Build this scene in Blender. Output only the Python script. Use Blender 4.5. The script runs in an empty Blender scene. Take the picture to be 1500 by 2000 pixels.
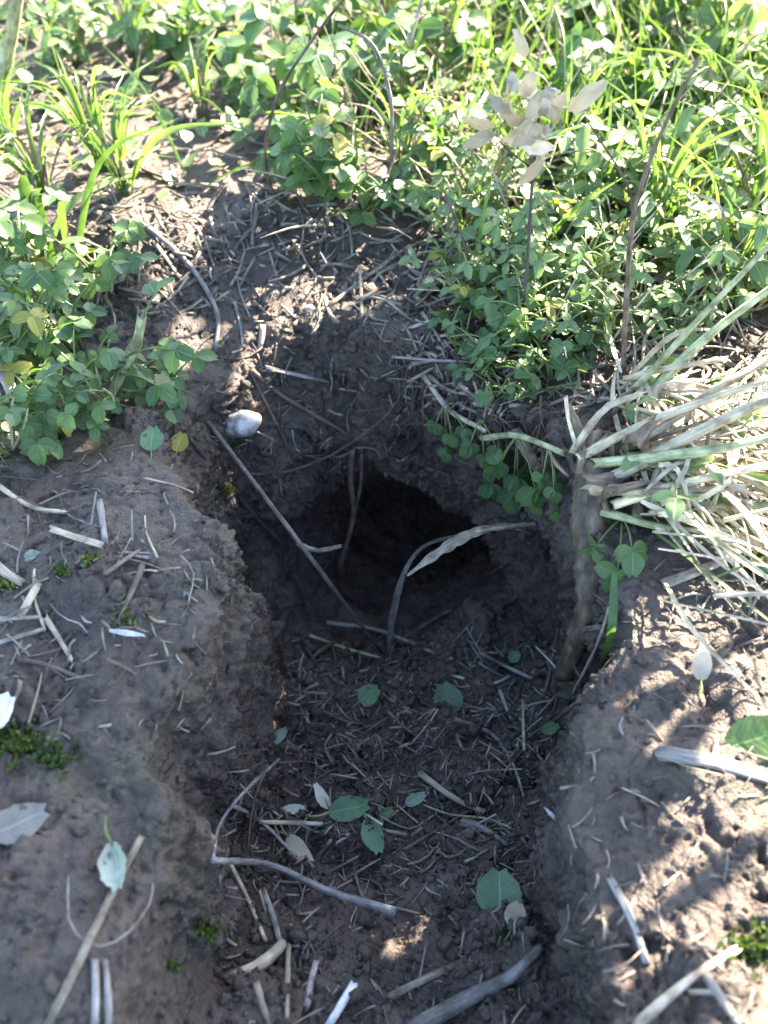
import bpy, math, random
import numpy as np
from mathutils import Vector, Matrix, Quaternion
from mathutils.bvhtree import BVHTree

# ------------------------------------------------------------------ camera, sky, sun, exposure
# all coordinates below are centimetres, scaled to metres when meshes are built
S = 0.01
CAM_H, CAM_Y, PITCH, VFOV = 38.0, -30.0, 52.0, 54.0
SUN_AZ, SUN_EL = (0.66, 0.75), 33.0          # horizontal direction towards the sun, elevation

scn = bpy.context.scene
col = scn.collection
cam = bpy.data.cameras.new('camera')
cam.sensor_fit = 'VERTICAL'; cam.sensor_height = 24.0
cam.lens = 12.0 / math.tan(math.radians(VFOV / 2))
cam.clip_start = 0.01; cam.clip_end = 200.0
cam.dof.use_dof = True; cam.dof.focus_distance = 0.495; cam.dof.aperture_fstop = 5.2
camo = bpy.data.objects.new('camera', cam); col.objects.link(camo)
camo.location = (0, CAM_Y * S, CAM_H * S)
camo.rotation_euler = (math.radians(90 - PITCH), 0, 0)
scn.camera = camo

sd = Vector((SUN_AZ[0], SUN_AZ[1], 0)).normalized()
sun_dir = Vector((sd.x * math.cos(math.radians(SUN_EL)), sd.y * math.cos(math.radians(SUN_EL)), math.sin(math.radians(SUN_EL))))
world = bpy.data.worlds.new('World'); scn.world = world; world.use_nodes = True
wn = world.node_tree.nodes; wl = world.node_tree.links
sky = wn.new('ShaderNodeTexSky'); sky.sky_type = 'NISHITA'; sky.sun_disc = False
sky.sun_elevation = math.radians(SUN_EL); sky.sun_rotation = math.atan2(sd.x, sd.y)
wn['Background'].inputs['Strength'].default_value = 0.085
wl.new(sky.outputs[0], wn['Background'].inputs['Color'])
sl = bpy.data.lights.new('sun', 'SUN'); sl.energy = 5.0; sl.angle = math.radians(0.55); sl.color = (1.0, 0.87, 0.70)
so = bpy.data.objects.new('sun', sl); col.objects.link(so)
so.rotation_euler = sun_dir.to_track_quat('Z', 'Y').to_euler()
vs = scn.view_settings
vs.view_transform = 'Standard'; vs.look = 'None'; vs.gamma = 1.0; vs.exposure = 3.8; vs.use_curve_mapping = False
scn.cycles.max_bounces = 8; scn.cycles.transparent_max_bounces = 8

rng = random.Random(11)
nrng = np.random.default_rng(5)

# ------------------------------------------------------------------ noise
_T = np.random.default_rng(3).random(65536).astype(np.float32) * 2 - 1
def vnoise(p, freq, seed=0):
    q = p * np.float32(freq) + np.float32(seed * 17.31 + 1000.0)
    i = np.floor(q).astype(np.int64); f = (q - i).astype(np.float32)
    f = f * f * f * (f * (f * 6 - 15) + 10)
    x, y, z = i[:, 0] * 73856093, i[:, 1] * 19349663, i[:, 2] * 83492791
    def h(dx, dy, dz):
        k = (x + dx * 73856093) ^ (y + dy * 19349663) ^ (z + dz * 83492791)
        k = (k ^ (k >> 13)) * 1274126177
        return _T[(k ^ (k >> 16)) & 65535]
    fx, fy, fz = f[:, 0], f[:, 1], f[:, 2]
    a = h(0,0,0) * (1 - fx) + h(1,0,0) * fx; b = h(0,1,0) * (1 - fx) + h(1,1,0) * fx
    c = h(0,0,1) * (1 - fx) + h(1,0,1) * fx; d = h(0,1,1) * (1 - fx) + h(1,1,1) * fx
    a = a * (1 - fy) + b * fy; c = c * (1 - fy) + d * fy
    return a * (1 - fz) + c * fz
def worley(p, freq, seed=0):
    q = p * np.float32(freq) + np.float32(seed * 7.7 + 500.0)
    i = np.floor(q).astype(np.int64); f = (q - i).astype(np.float32)
    f1 = np.full(len(p), 9.0, np.float32); f2 = f1.copy(); cid = f1 * 0
    for dx in (-1, 0, 1):
        for dy in (-1, 0, 1):
            for dz in (-1, 0, 1):
                k = ((i[:, 0] + dx) * 73856093) ^ ((i[:, 1] + dy) * 19349663) ^ ((i[:, 2] + dz) * 83492791)
                k = (k ^ (k >> 13)) * 1274126177; k = k ^ (k >> 16)
                d = (dx + .5 + .45 * _T[k & 65535] - f[:, 0]) ** 2 + (dy + .5 + .45 * _T[(k >> 5) & 65535] - f[:, 1]) ** 2 + (dz + .5 + .45 * _T[(k >> 9) & 65535] - f[:, 2]) ** 2
                cid = np.where(d < f1, _T[(k >> 3) & 65535], cid); f2 = np.minimum(f2, np.maximum(f1, d)); f1 = np.minimum(f1, d)
    return np.sqrt(f1), np.sqrt(f2), cid
def xy0(x, y):
    return np.stack([x, y, np.zeros_like(x)], 1).astype(np.float32)

# ------------------------------------------------------------------ shape of the ground and the burrow
def sstep(a, b, x):
    t = np.clip((x - a) / (b - a), 0, 1); return t * t * (3 - 2 * t)
YT = np.array([-40, -26, -19, -14, -11, -8.5, -6, -3, 0, 3, 6, 9, 16, 24.])
XL = np.array([-8.2, -8.2, -8.7, -9.0, -7.9, -7.1, -7.2, -7.4, -8.4, -9.8, -10.5, -12, -15, -18])     # left rim
XLF = np.array([-5.8, -6.0, -6.5, -6.9, -5.6, -4.9, -5.4, -5.9, -6.8, -7.2, -6., -6., -6., -6.])          # left foot
XRF = np.array([5.2, 5.4, 5.9, 6.4, 6.9, 7.8, 9.4, 9.6, 9.0, 8.2, 7.0, 5, 3, 3])                       # right foot
XR = np.array([7.0, 7.0, 7.2, 7.9, 8.7, 9.6, 11.0, 10.9, 10.0, 9.2, 8.2, 7, 6, 6])
ZF = np.array([-5.0, -5.8, -7.4, -9.6, -10.8, -11.9, -12.9, -13.6, -14.0, -14.0, -13.5, -13.5, -13.5, -13.5])
XB = np.array([-16, -11, -8, -5, -2, 1, 3.5, 6, 9, 12, 16.])
YBR = np.array([13, 13.5, 14, 14.4, 14.2, 12.4, 10.4, 8.0, 5.5, 4.5, 4])                               # back rim
YBF = np.array([2, 3.2, 4.6, 6.2, 7.6, 7.8, 7.2, 6.0, 3.6, 3, 3])
def natural(x, y):
    g = 2.0 * np.exp(-(((x + 13) / 7) ** 2 + ((y + 5) / 9) ** 2))
    g = g + 1.6 * np.exp(-(((x + 13) / 6) ** 2 + ((y + 21) / 7) ** 2))
    g = g + 1.5 * np.exp(-(((x - 14) / 6) ** 2 + ((y + 13) / 8) ** 2)) + 3.2 * np.exp(-(((x - 14) / 6) ** 2 + ((y + 26) / 7) ** 2))
    g = g + 1.2 * np.exp(-(((x - 11) / 5) ** 2 + ((y - 3) / 6) ** 2)) + 0.9 * np.exp(-(((x + 1) / 6) ** 2 + ((y - 25) / 4) ** 2))
    p = xy0(x, y)
    return g + 0.9 * vnoise(p, 0.07, 1) + 0.5 * vnoise(p, 0.19, 2) + 0.35 * vnoise(p, 0.38, 3)
def height(x, y):
    p = xy0(x, y)
    xx = x + 1.5 * vnoise(p, 0.13, 8) + 1.0 * vnoise(p, 0.27, 4) + 0.45 * vnoise(p, 0.7, 5)
    yy = y + 0.9 * vnoise(p, 0.23, 6) + 0.35 * vnoise(p, 0.7, 7)
    I = lambda t: np.interp(yy, YT, t)
    xl, xlf, xrf, xr, zf = I(XL), I(XLF), I(XRF), I(XR), I(ZF)
    a = 1 - sstep(0, 1, (xx - xl) / (xlf - xl)); b = sstep(0, 1, (xx - xrf) / (xr - xrf))
    br, bf = np.interp(xx, XB, YBR), np.interp(xx, XB, YBF)
    c = np.clip((yy - bf) / (br - bf), 0, 1); c = c ** 0.8; c = c * c * (3 - 2 * c)
    s = 1 - (1 - a) * (1 - b) * (1 - c)
    mid = (xlf + xrf) / 2; bowl = 0.9 * np.clip(np.abs(xx - mid) / (0.5 * (xrf - xlf)), 0, 1) ** 2
    return (zf + bowl) * (1 - s) + natural(x, y) * s
def capsule(p, a, b, ra, rb):
    a = np.array(a, np.float32); b = np.array(b, np.float32); ab = b - a
    t = np.clip(((p - a) @ ab) / (ab @ ab), 0, 1)
    q = p - a - t[:, None] * ab; q = q * np.array([0.78, 1, 1], np.float32)
    return np.sqrt((q * q).sum(1)) - (ra + (rb - ra) * t)
def smax(a, b, k):
    h = np.clip(0.5 + 0.5 * (a - b) / k, 0, 1); return b + (a - b) * h + k * h * (1 - h)
def air(p):                                   # > 0 in the air, < 0 in the soil
    x, y, z = p[:, 0], p[:, 1], p[:, 2]
    g = z - height(x, y)
    n = 0.8 * vnoise(p, 0.30, 11) + 0.45 * vnoise(p, 0.7, 12)
    pit = np.clip((-z - 1.0) / 4, 0.25, 1)
    t = np.minimum(capsule(p, (-1.7, 2.6, -10.8), (0.4, 8.5, -15.0), 5.7, 5.1), capsule(p, (0.8, 8.5, -14.8), (3.0, 15.0, -20.5), 5.0, 3.4))
    t = np.minimum(t, capsule(p, (3.5, 2.8, -9.4), (7.4, 1.6, -8.6), 4.6, 3.6))             # undercut below the right rim
    t = np.minimum(t, capsule(p, (10.8, -5.5, -5.5), (13.2, -5.2, -5.5), 1.6, 1.0))      # gap beside the taproot
    return smax(g * 0.75, -t, 0.8) + n * pit
X0, X1, Y0, Y1, Z0, Z1, RES = -22.0, 22.0, -29.0, 20.5, -26.0, 7.0, 0.112
def surface_nets():
    nx, ny, nz = int((X1 - X0) / RES) + 1, int((Y1 - Y0) / RES) + 1, int((Z1 - Z0) / RES) + 1
    B = 8
    nbx, nby, nbz = -(-nx // B), -(-ny // B), -(-nz // B)
    nx, ny, nz = nbx * B, nby * B, nbz * B
    # coarse pass at the block centres, then only blocks near the surface are sampled finely
    bc = [(np.arange(n) * B + (B - 1) / 2) * RES for n in (nbx, nby, nbz)]
    g = np.stack(np.meshgrid(bc[0] + X0, bc[1] + Y0, bc[2] + Z0, indexing='ij'), -1).reshape(-1, 3).astype(np.float32)
    fc = air(g).reshape(nbx, nby, nbz)
    F = np.repeat(np.repeat(np.repeat(np.sign(fc).astype(np.float32), B, 0), B, 1), B, 2)
    near = np.abs(fc) < 2.6 * B * RES
    sg = fc > 0                                # blocks whose neighbours change sign count as near too
    for ax in range(3):
        d = np.diff(sg.astype(np.int8), axis=ax) != 0
        lo = [slice(None)] * 3; hi = [slice(None)] * 3; lo[ax] = slice(0, -1); hi[ax] = slice(1, None)
        near[tuple(lo)] |= d; near[tuple(hi)] |= d
    bi = np.argwhere(near)
    off = np.stack(np.meshgrid(*[np.arange(B)] * 3, indexing='ij'), -1).reshape(-1, 3)
    for k in range(0, len(bi), 1500):
        idx = (bi[k:k + 1500, None, :] * B + off[None]).reshape(-1, 3)
        pts = idx.astype(np.float32) * np.float32(RES) + np.array([X0, Y0, Z0], np.float32)
        F[idx[:, 0], idx[:, 1], idx[:, 2]] = air(pts)
    sgn = F > 0
    cnt = np.zeros((nx - 1, ny - 1, nz - 1), np.int8)
    for dx in (0, 1):
        for dy in (0, 1):
            for dz in (0, 1):
                cnt += sgn[dx:nx - 1 + dx, dy:ny - 1 + dy, dz:nz - 1 + dz]
    cells = np.argwhere((cnt > 0) & (cnt < 8))
    del cnt
    cid = np.full((nx - 1, ny - 1, nz - 1), -1, np.int32)
    cid[cells[:, 0], cells[:, 1], cells[:, 2]] = np.arange(len(cells))
    acc = np.zeros((len(cells), 3), np.float32); num = np.zeros(len(cells), np.float32)
    cn = np.array([(a, b, c) for a in (0, 1) for b in (0, 1) for c in (0, 1)])
    val = [F[cells[:, 0] + c[0], cells[:, 1] + c[1], cells[:, 2] + c[2]] for c in cn]
    for i in range(8):
        for j in range(i + 1, 8):
            if np.abs(cn[i] - cn[j]).sum() != 1: continue
            m = (val[i] > 0) != (val[j] > 0)
            t = np.where(m, val[i] / np.where(m, val[i] - val[j], 1), 0)[:, None]
            acc += np.where(m[:, None], cn[i] + t * (cn[j] - cn[i]), 0); num += m
    V = (cells + acc / num[:, None]) * RES + np.array([X0, Y0, Z0])
    Q = []
    for ax in range(3):
        u, w = (ax + 1) % 3, (ax + 2) % 3
        lo = [slice(1, -1)] * 3; hi = [slice(1, -1)] * 3; lo[ax] = slice(0, -1); hi[ax] = slice(1, None)
        ch = np.argwhere(sgn[tuple(lo)] != sgn[tuple(hi)])
        o = np.ones(3, int); o[ax] = 0; ch = ch + o
        ch = ch[(ch[:, 0] < nx - 1) & (ch[:, 1] < ny - 1) & (ch[:, 2] < nz - 1)]
        eu = np.zeros(3, int); eu[u] = 1; ew = np.zeros(3, int); ew[w] = 1
        q = np.stack([cid[tuple((ch - d).T)] for d in (eu * 0, eu, eu + ew, ew)], 1)
        flip = ~sgn[ch[:, 0], ch[:, 1], ch[:, 2]]
        # air on the low side -> reverse
        q[flip] = q[flip]
        q[~flip] = q[~flip][:, ::-1]
        Q.append(q[(q >= 0).all(1)])
    return V.astype(np.float32), np.concatenate(Q)

def vnormals(V, Q):
    n = np.cross(V[Q[:, 2]] - V[Q[:, 0]], V[Q[:, 3]] - V[Q[:, 1]])
    N = np.zeros_like(V)
    for k in range(4):
        for a in range(3): N[:, a] += np.bincount(Q[:, k], n[:, a], len(V)).astype(np.float32)
    return N / np.maximum(np.linalg.norm(N, axis=1, keepdims=True), 1e-9)
def roughen(V, N):
    # crumbly clods where the soil is dug open or steep, smoother crust on top
    crum = 0.15 + np.clip(1.15 - N[:, 2], 0.0, 1.0) * 0.75 + 0.35 * np.clip((-V[:, 2] - 3) / 4, 0, 1)
    crum = np.clip(crum + 0.45 * vnoise(V, 0.3, 20) + 0.25 * vnoise(V, 1.1, 29), 0.22, 1.15)
    wall = np.clip(1.05 - N[:, 2], 0, 1)
    st = V * np.float32([1, 1, 0.62])           # dug faces are dragged downwards
    wv = st + np.stack([vnoise(V, 0.9, 61), vnoise(V, 0.9, 62), vnoise(V, 0.9, 63)], 1) * np.float32(0.55)
    c0, e0, k0 = worley(wv, 0.42, 3); c1, e1, k1 = worley(wv, 1.15, 1); c2, e2, k2 = worley(wv, 2.6, 2)
    m0 = np.clip(vnoise(V, 0.22, 65) * 1.4 + 0.45, 0, 1); m1 = np.clip(vnoise(V, 0.45, 64) * 1.6 + 0.3, 0, 1); m2 = np.clip(vnoise(V, 0.6, 66) * 1.8 + 0.25, 0, 1)
    d = 0.26 * vnoise(V, 0.75, 25) + crum * (0.95 * m0 * wall * (0.5 - c0) + m1 * (0.40 * (0.45 - c1) + 0.20 * k1) + m2 * (0.16 * (0.45 - c2) + 0.11 * k2) + 0.16 * vnoise(wv @ np.array(Matrix.Rotation(0.7, 3, (0.4, 0.5, 0.8)), np.float32), 3.2, 23) + 0.10 * vnoise(V, 5.5, 30))
    d = d - crum * (0.45 * m0 * np.exp(-(e0 - c0) / 0.05) + 0.30 * m1 * np.exp(-(e1 - c1) / 0.06))
    RM = np.array(Matrix.Rotation(0.7, 3, (0.4, 0.5, 0.8)), np.float32)
    wr = (wv + np.stack([vnoise(V, 2.2, 71), vnoise(V, 2.2, 72), vnoise(V, 2.2, 73)], 1) * np.float32(0.22)) @ RM
    m3 = np.clip(vnoise(V @ RM, 0.5, 74) * 1.8 + 0.4, 0, 1)
    pit = crum * m3 * (np.clip(vnoise(wr, 1.5, 24) - 0.24, 0, 1) * -1.2 + np.clip(vnoise(wr, 3.6, 34) - 0.28, 0, 1) * -0.55)
    crack = np.clip(0.05 - np.abs(vnoise(V, 0.55, 26) + 0.25 * vnoise(V, 1.6, 27)), 0, 0.05) / 0.05
    d = d + pit - 0.13 * crack * np.clip(N[:, 2], 0, 1) + 0.03 * vnoise(V, 6.5, 28)
    return V + N * d[:, None].astype(np.float32)

V, Q = surface_nets()
N = vnormals(V, Q)
if (N[:, 2].mean() < 0): Q = Q[:, ::-1]; N = -N
V = roughen(V, N)

def outer_sheet():
    def axis(lo, hi, step, far):
        a = [lo]; s = step
        core = list(np.arange(lo, hi + 1e-6, step))
        out = []; x = hi; s = step
        while x < far: s *= 1.28; x += s; out.append(x)
        neg = []; x = lo; s = step
        while x > -far: s *= 1.28; x -= s; neg.append(x)
        return np.array(neg[::-1] + core + out)
    ax, ay = axis(-42, 42, 0.35, 4000), axis(-34, 68, 0.35, 4000)
    gx, gy = np.meshgrid(ax, ay, indexing='ij'); x, y = gx.ravel(), gy.ravel()
    p = xy0(x, y)
    z = height(x, y) + 0.10 * vnoise(p, 1.0, 12) + 0.16 * vnoise(p, 0.9, 25) + 0.12 * vnoise(p, 2.0, 33)
    r = np.hypot(x, y)
    z = z + np.clip((r - 90) / 400, 0, 1) * 10 * vnoise(p, 0.006, 40)
    inside = (x > X0 + .6) & (x < X1 - .6) & (y > Y0 + .6) & (y < Y1 - .6)
    edge = np.minimum.reduce([x - X0, X1 - x, y - Y0, Y1 - y])
    z = z - 0.35 * np.clip((edge + 0.8) / 1.4, 0, 1)
    V2 = np.stack([x, y, z], 1).astype(np.float32)
    nxa, nya = len(ax), len(ay)
    i, j = np.meshgrid(np.arange(nxa - 1), np.arange(nya - 1), indexing='ij'); k = (i * nya + j).ravel()
    q = np.stack([k, k + nya, k + nya + 1, k + 1], 1)
    return V2, q[~inside[q].all(1)]
V2, Q2 = outer_sheet()
GV = np.concatenate([V, V2]); GQ = np.concatenate([Q, Q2 + len(V)])
bvh = BVHTree.FromPolygons([tuple(v) for v in GV.tolist()], GQ.tolist())

# ------------------------------------------------------------------ mesh helpers
def mesh_np(name, V, Q, mat, smooth=True):
    me = bpy.data.meshes.new(name)
    V = np.asarray(V, np.float32); Q = np.asarray(Q, np.int32)
    me.vertices.add(len(V)); me.vertices.foreach_set('co', (V * S).ravel())
    me.loops.add(Q.size); me.loops.foreach_set('vertex_index', Q.ravel())
    me.polygons.add(len(Q)); me.polygons.foreach_set('loop_start', np.arange(len(Q), dtype=np.int32) * Q.shape[1])
    me.update(calc_edges=True)
    if smooth: me.polygons.foreach_set('use_smooth', np.ones(len(Q), bool))
    me.materials.append(mat)
    return me
def link(name, me, parent=None):
    o = bpy.data.objects.new(name, me); col.objects.link(o)
    if parent: o.parent = parent
    return o
def tag(o, label=None, cat=None, group=None, kind=None):
    if label: o['label'] = label
    if cat: o['category'] = cat
    if group: o['group'] = group
    if kind: o['kind'] = kind
    return o
def empty(name, loc):
    o = bpy.data.objects.new(name, None); o.empty_display_size = 0.01; col.objects.link(o)
    o.location = Vector(loc) * S
    return o
class MB:
    """collects faces (with uv) for one mesh"""
    def __init__(s): s.v = []; s.f = []; s.uv = []
    def build(s, name, mat, parent=None, origin=(0, 0, 0), smooth=True):
        o = link(name, s.mesh(name, mat, origin, smooth), parent)
        if parent is None: o.location = Vector(origin) * S
        return o
    def mesh(s, name, mat, origin=(0, 0, 0), smooth=True):
        me = bpy.data.meshes.new(name); og = Vector(origin)
        me.from_pydata([(Vector(v) - og) * S for v in s.v], [], s.f)
        uv = me.uv_layers.new(name='UVMap')
        flat = [s.uv[i] for f in s.f for i in f]
        uv.data.foreach_set('uv', [c for t in flat for c in t])
        if smooth: me.polygons.foreach_set('use_smooth', [True] * len(me.polygons))
        me.materials.append(mat); me.update()
        return me
def catmull(pts, n):
    pts = [Vector(p) for p in pts]
    if len(pts) == 2: return [pts[0].lerp(pts[1], i / n) for i in range(n + 1)]
    ext = [pts[0] * 2 - pts[1]] + pts + [pts[-1] * 2 - pts[-2]]
    seg = len(pts) - 1; out = []
    for i in range(n + 1):
        t = i / n * seg; k = min(int(t), seg - 1); u = t - k
        a, b, c, d = ext[k:k + 4]
        out.append(0.5 * ((2 * b) + (c - a) * u + (2 * a - 5 * b + 4 * c - d) * u * u + (3 * b - a - 3 * c + d) * u ** 3))
    return out
def frames(P, hint=None):
    T = [(P[min(i + 1, len(P) - 1)] - P[max(i - 1, 0)]).normalized() for i in range(len(P))]
    n = Vector(hint) if hint is not None else T[0].orthogonal()
    out = []
    for t in T:
        n = n - t * n.dot(t)
        if n.length < 1e-5: n = t.orthogonal()
        n.normalize(); out.append((t, n, t.cross(n)))
    return out
def tube(mb, pts, r0, r1=None, n=None, sides=7, rough=0.12, flat=1.0, hint=None, rnd=rng, nodes=0, bulge=None, jag=0.0):
    L = sum((Vector(pts[i + 1]) - Vector(pts[i])).length for i in range(len(pts) - 1))
    if n is None: n = max(4, min(30, int(L / 0.55)))
    r1 = r0 if r1 is None else r1
    P = catmull(pts, n); F = frames(P, hint); base = len(mb.v)
    node = [rnd.random() for _ in range(nodes)]
    prof = [1 + rough * rnd.uniform(-1, 1) for _ in range(sides)]
    acc = 0.0
    for i, (p, (t, a, b)) in enumerate(zip(P, F)):
        k = i / n; r = r0 + (r1 - r0) * k
        for nd in node: r *= 1 + 0.16 * math.exp(-((k - nd) * n / 0.8) ** 2)
        if bulge: r *= bulge(k)
        if i: acc += (p - P[i - 1]).length
        w = rough * r * 0.5
        for s in range(sides):
            an = 2 * math.pi * s / sides
            rr = r * (prof[s] + rough * 0.5 * rnd.uniform(-1, 1))
            q = p + a * (math.cos(an) * rr * flat) + b * (math.sin(an) * rr)
            if jag and i in (0, n): q = q + t * (rnd.uniform(-1, 1) * jag * r0)
            mb.v.append(q); mb.uv.append((s / sides if s <= sides / 2 else 1 - s / sides, acc))
    for i in range(n):
        for s in range(sides):
            s2 = (s + 1) % sides; A = base + i * sides; B = A + sides
            mb.f.append((A + s, A + s2, B + s2, B + s))
    for i, pos in ((0, -1), (n, 1)):              # slightly hollow ends
        c = len(mb.v); mb.v.append(P[i] - F[i][0] * (0.25 * r0 * pos)); mb.uv.append((0.5, acc if i else 0))
        for s in range(sides):
            A = base + i * sides
            f = (A + s, A + (s + 1) % sides, c); mb.f.append(f if pos > 0 else f[::-1])
    return P
def ribbon(mb, pts, width, hint, n=None, fold=0.25, tip=0.05, root=0.6, twist=0.0, wave=0.0, rnd=rng):
    """grass blade or leaf strip with a V fold"""
    L = sum((Vector(pts[i + 1]) - Vector(pts[i])).length for i in range(len(pts) - 1))
    n = n or max(6, min(22, int(L / 0.7))); P = catmull(pts, n); F = frames(P, hint); base = len(mb.v); acc = 0
    for i, (p, (t, a, b)) in enumerate(zip(P, F)):
        k = i / n; w = width * (root + (1 - root) * min(1, k * 4)) * (1 - (1 - tip) * max(0, (k - 0.45) / 0.55) ** 1.5)
        if wave: w *= 1 + wave * rnd.uniform(-1, 1)
        if i: acc += (p - P[i - 1]).length
        q = Quaternion(t, twist * k); a2 = q @ a; b2 = q @ b
        mb.v += [p - b2 * w + a2 * (w * fold), p, p + b2 * w + a2 * (w * fold)]
        mb.uv += [(0.0, acc), (0.5, acc), (1.0, acc)]
    for i in range(n):
        A = base + 3 * i
        mb.f += [(A, A + 1, A + 4, A + 3), (A + 1, A + 2, A + 5, A + 4)]
    return P

# pixel of the 1500 x 2000 view -> place in the scene, always on a real surface or at a real height
FPX = 1000 / math.tan(math.radians(VFOV / 2)); pr = math.radians(PITCH)
CAMP = Vector((0, CAM_Y, CAM_H)); FW = Vector((0, math.cos(pr), -math.sin(pr))); UP = Vector((0, math.sin(pr), math.cos(pr)))
def ray(px, py): return (FW + Vector((1, 0, 0)) * ((px - 750) / FPX) + UP * ((1000 - py) / FPX)).normalized()
def hit(px, py):
    loc, nrm, _, _ = bvh.ray_cast(CAMP, ray(px, py), 1000)
    if loc is None: return AZ(px, py, 0), Vector((0, 0, 1))
    if nrm.z < 0 and nrm.dot(ray(px, py)) > 0: nrm = -nrm
    return loc, nrm
def G(px, py, lift=0.0):
    loc, nrm = hit(px, py); return loc - ray(px, py) * lift
def AZ(px, py, z):
    d = ray(px, py); return CAMP + d * ((z - CAM_H) / d.z)
def AY(px, py, y):
    d = ray(px, py); return CAMP + d * ((y - CAM_Y) / d.y)
def drop(x, y, z=30):
    loc, nrm, _, _ = bvh.ray_cast(Vector((x, y, z)), Vector((0, 0, -1)), 100)
    return (loc, nrm) if loc else (Vector((x, y, 0)), Vector((0, 0, 1)))

# ------------------------------------------------------------------ materials
def newmat(name):
    m = bpy.data.materials.new(name); m.use_nodes = True
    nt = m.node_tree; return m, nt.nodes, nt.links, nt.nodes['Principled BSDF']
def ramp(nd, stops, interp='LINEAR'):
    r = nd.new('ShaderNodeValToRGB'); r.color_ramp.interpolation = interp
    el = r.color_ramp.elements
    while len(el) < len(stops): el.new(0.5)
    for e, (p, c) in zip(el, stops): e.position = p; e.color = (*c, 1) if len(c) == 3 else c
    return r
def noise(nd, lk, scale, detail=4, rough=0.55, vec=None):
    n = nd.new('ShaderNodeTexNoise'); n.inputs['Scale'].default_value = scale
    n.inputs['Detail'].default_value = detail; n.inputs['Roughness'].default_value = rough
    if vec is not None: lk.new(vec, n.inputs['Vector'])
    return n
def mixc(nd, lk, fac, a, b):
    m = nd.new('ShaderNodeMix'); m.data_type = 'RGBA'
    for sock, v in ((m.inputs['Factor'], fac), (m.inputs[6], a), (m.inputs[7], b)):
        if isinstance(v, (int, float)): sock.default_value = v
        elif isinstance(v, tuple): sock.default_value = (*v, 1)
        else: lk.new(v, sock)
    return m.outputs[2]
def soil_material(name='soil', algae=True):
    m, nd, lk, b = newmat(name)
    tc = nd.new('ShaderNodeTexCoord').outputs['Object']
    n1 = noise(nd, lk, 22, 7, 0.7, tc); n2 = noise(nd, lk, 160, 5, 0.65, tc); n3 = noise(nd, lk, 900, 3, 0.6, tc)
    c1 = ramp(nd, [(0.30, (0.023, 0.014, 0.010)), (0.45, (0.046, 0.031, 0.022)), (0.58, (0.070, 0.050, 0.038)), (0.70, (0.118, 0.091, 0.072))]); lk.new(n1.outputs['Fac'], c1.inputs[0])
    c2 = ramp(nd, [(0.30, (0.45, 0.42, 0.40)), (0.52, (1, 1, 1)), (0.75, (1.45, 1.42, 1.38))]); lk.new(n2.outputs['Fac'], c2.inputs[0])
    mu = nd.new('ShaderNodeMix'); mu.data_type = 'RGBA'; mu.blend_type = 'MULTIPLY'; mu.inputs['Factor'].default_value = 0.8
    lk.new(c1.outputs[0], mu.inputs[6]); lk.new(c2.outputs[0], mu.inputs[7])
    cc = mu.outputs[2]
    if algae:
        a1 = noise(nd, lk, 17, 5, 0.62, tc); a1.noise_dimensions = '4D'; a1.inputs['W'].default_value = 3.7
        ar = ramp(nd, [(0.55, (0, 0, 0)), (0.70, (1, 1, 1))]); lk.new(a1.outputs['Fac'], ar.inputs[0])
        gm = nd.new('ShaderNodeNewGeometry'); sx = nd.new('ShaderNodeSeparateXYZ'); lk.new(gm.outputs['Normal'], sx.inputs[0])
        pz = nd.new('ShaderNodeSeparateXYZ'); lk.new(gm.outputs['Position'], pz.inputs[0])
        up = nd.new('ShaderNodeMapRange'); up.inputs['From Min'].default_value = 0.3; up.inputs['From Max'].default_value = 0.9; lk.new(sx.outputs['Z'], up.inputs[0])
        hz = nd.new('ShaderNodeMapRange'); hz.inputs['From Min'].default_value = -0.06; hz.inputs['From Max'].default_value = -0.01; lk.new(pz.outputs['Z'], hz.inputs[0])
        m1 = nd.new('ShaderNodeMath'); m1.operation = 'MULTIPLY'; lk.new(up.outputs[0], m1.inputs[0]); lk.new(hz.outputs[0], m1.inputs[1])
        m2 = nd.new('ShaderNodeMath'); m2.operation = 'MULTIPLY'; lk.new(m1.outputs[0], m2.inputs[0]); lk.new(ar.outputs[0], m2.inputs[1])
        m3 = nd.new('ShaderNodeMath'); m3.operation = 'MULTIPLY'; lk.new(m2.outputs[0], m3.inputs[0]); m3.inputs[1].default_value = 0.55
        cc = mixc(nd, lk, m3.outputs[0], cc, (0.060, 0.066, 0.022))
    lk.new(cc, b.inputs['Base Color'])
    rr = ramp(nd, [(0.36, (0.36,) * 3), (0.62, (0.80,) * 3)]); lk.new(n1.outputs['Fac'], rr.inputs[0]); lk.new(rr.outputs[0], b.inputs['Roughness'])
    b.inputs['Specular IOR Level'].default_value = 0.5
    h = nd.new('ShaderNodeMath'); h.operation = 'MULTIPLY_ADD'; h.inputs[1].default_value = 0.45
    lk.new(n3.outputs['Fac'], h.inputs[0]); lk.new(n2.outputs['Fac'], h.inputs[2])
    bp = nd.new('ShaderNodeBump'); bp.inputs['Strength'].default_value = 0.9; bp.inputs['Distance'].default_value = 0.003
    lk.new(h.outputs[0], bp.inputs['Height']); lk.new(bp.outputs[0], b.inputs['Normal'])
    return m
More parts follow.
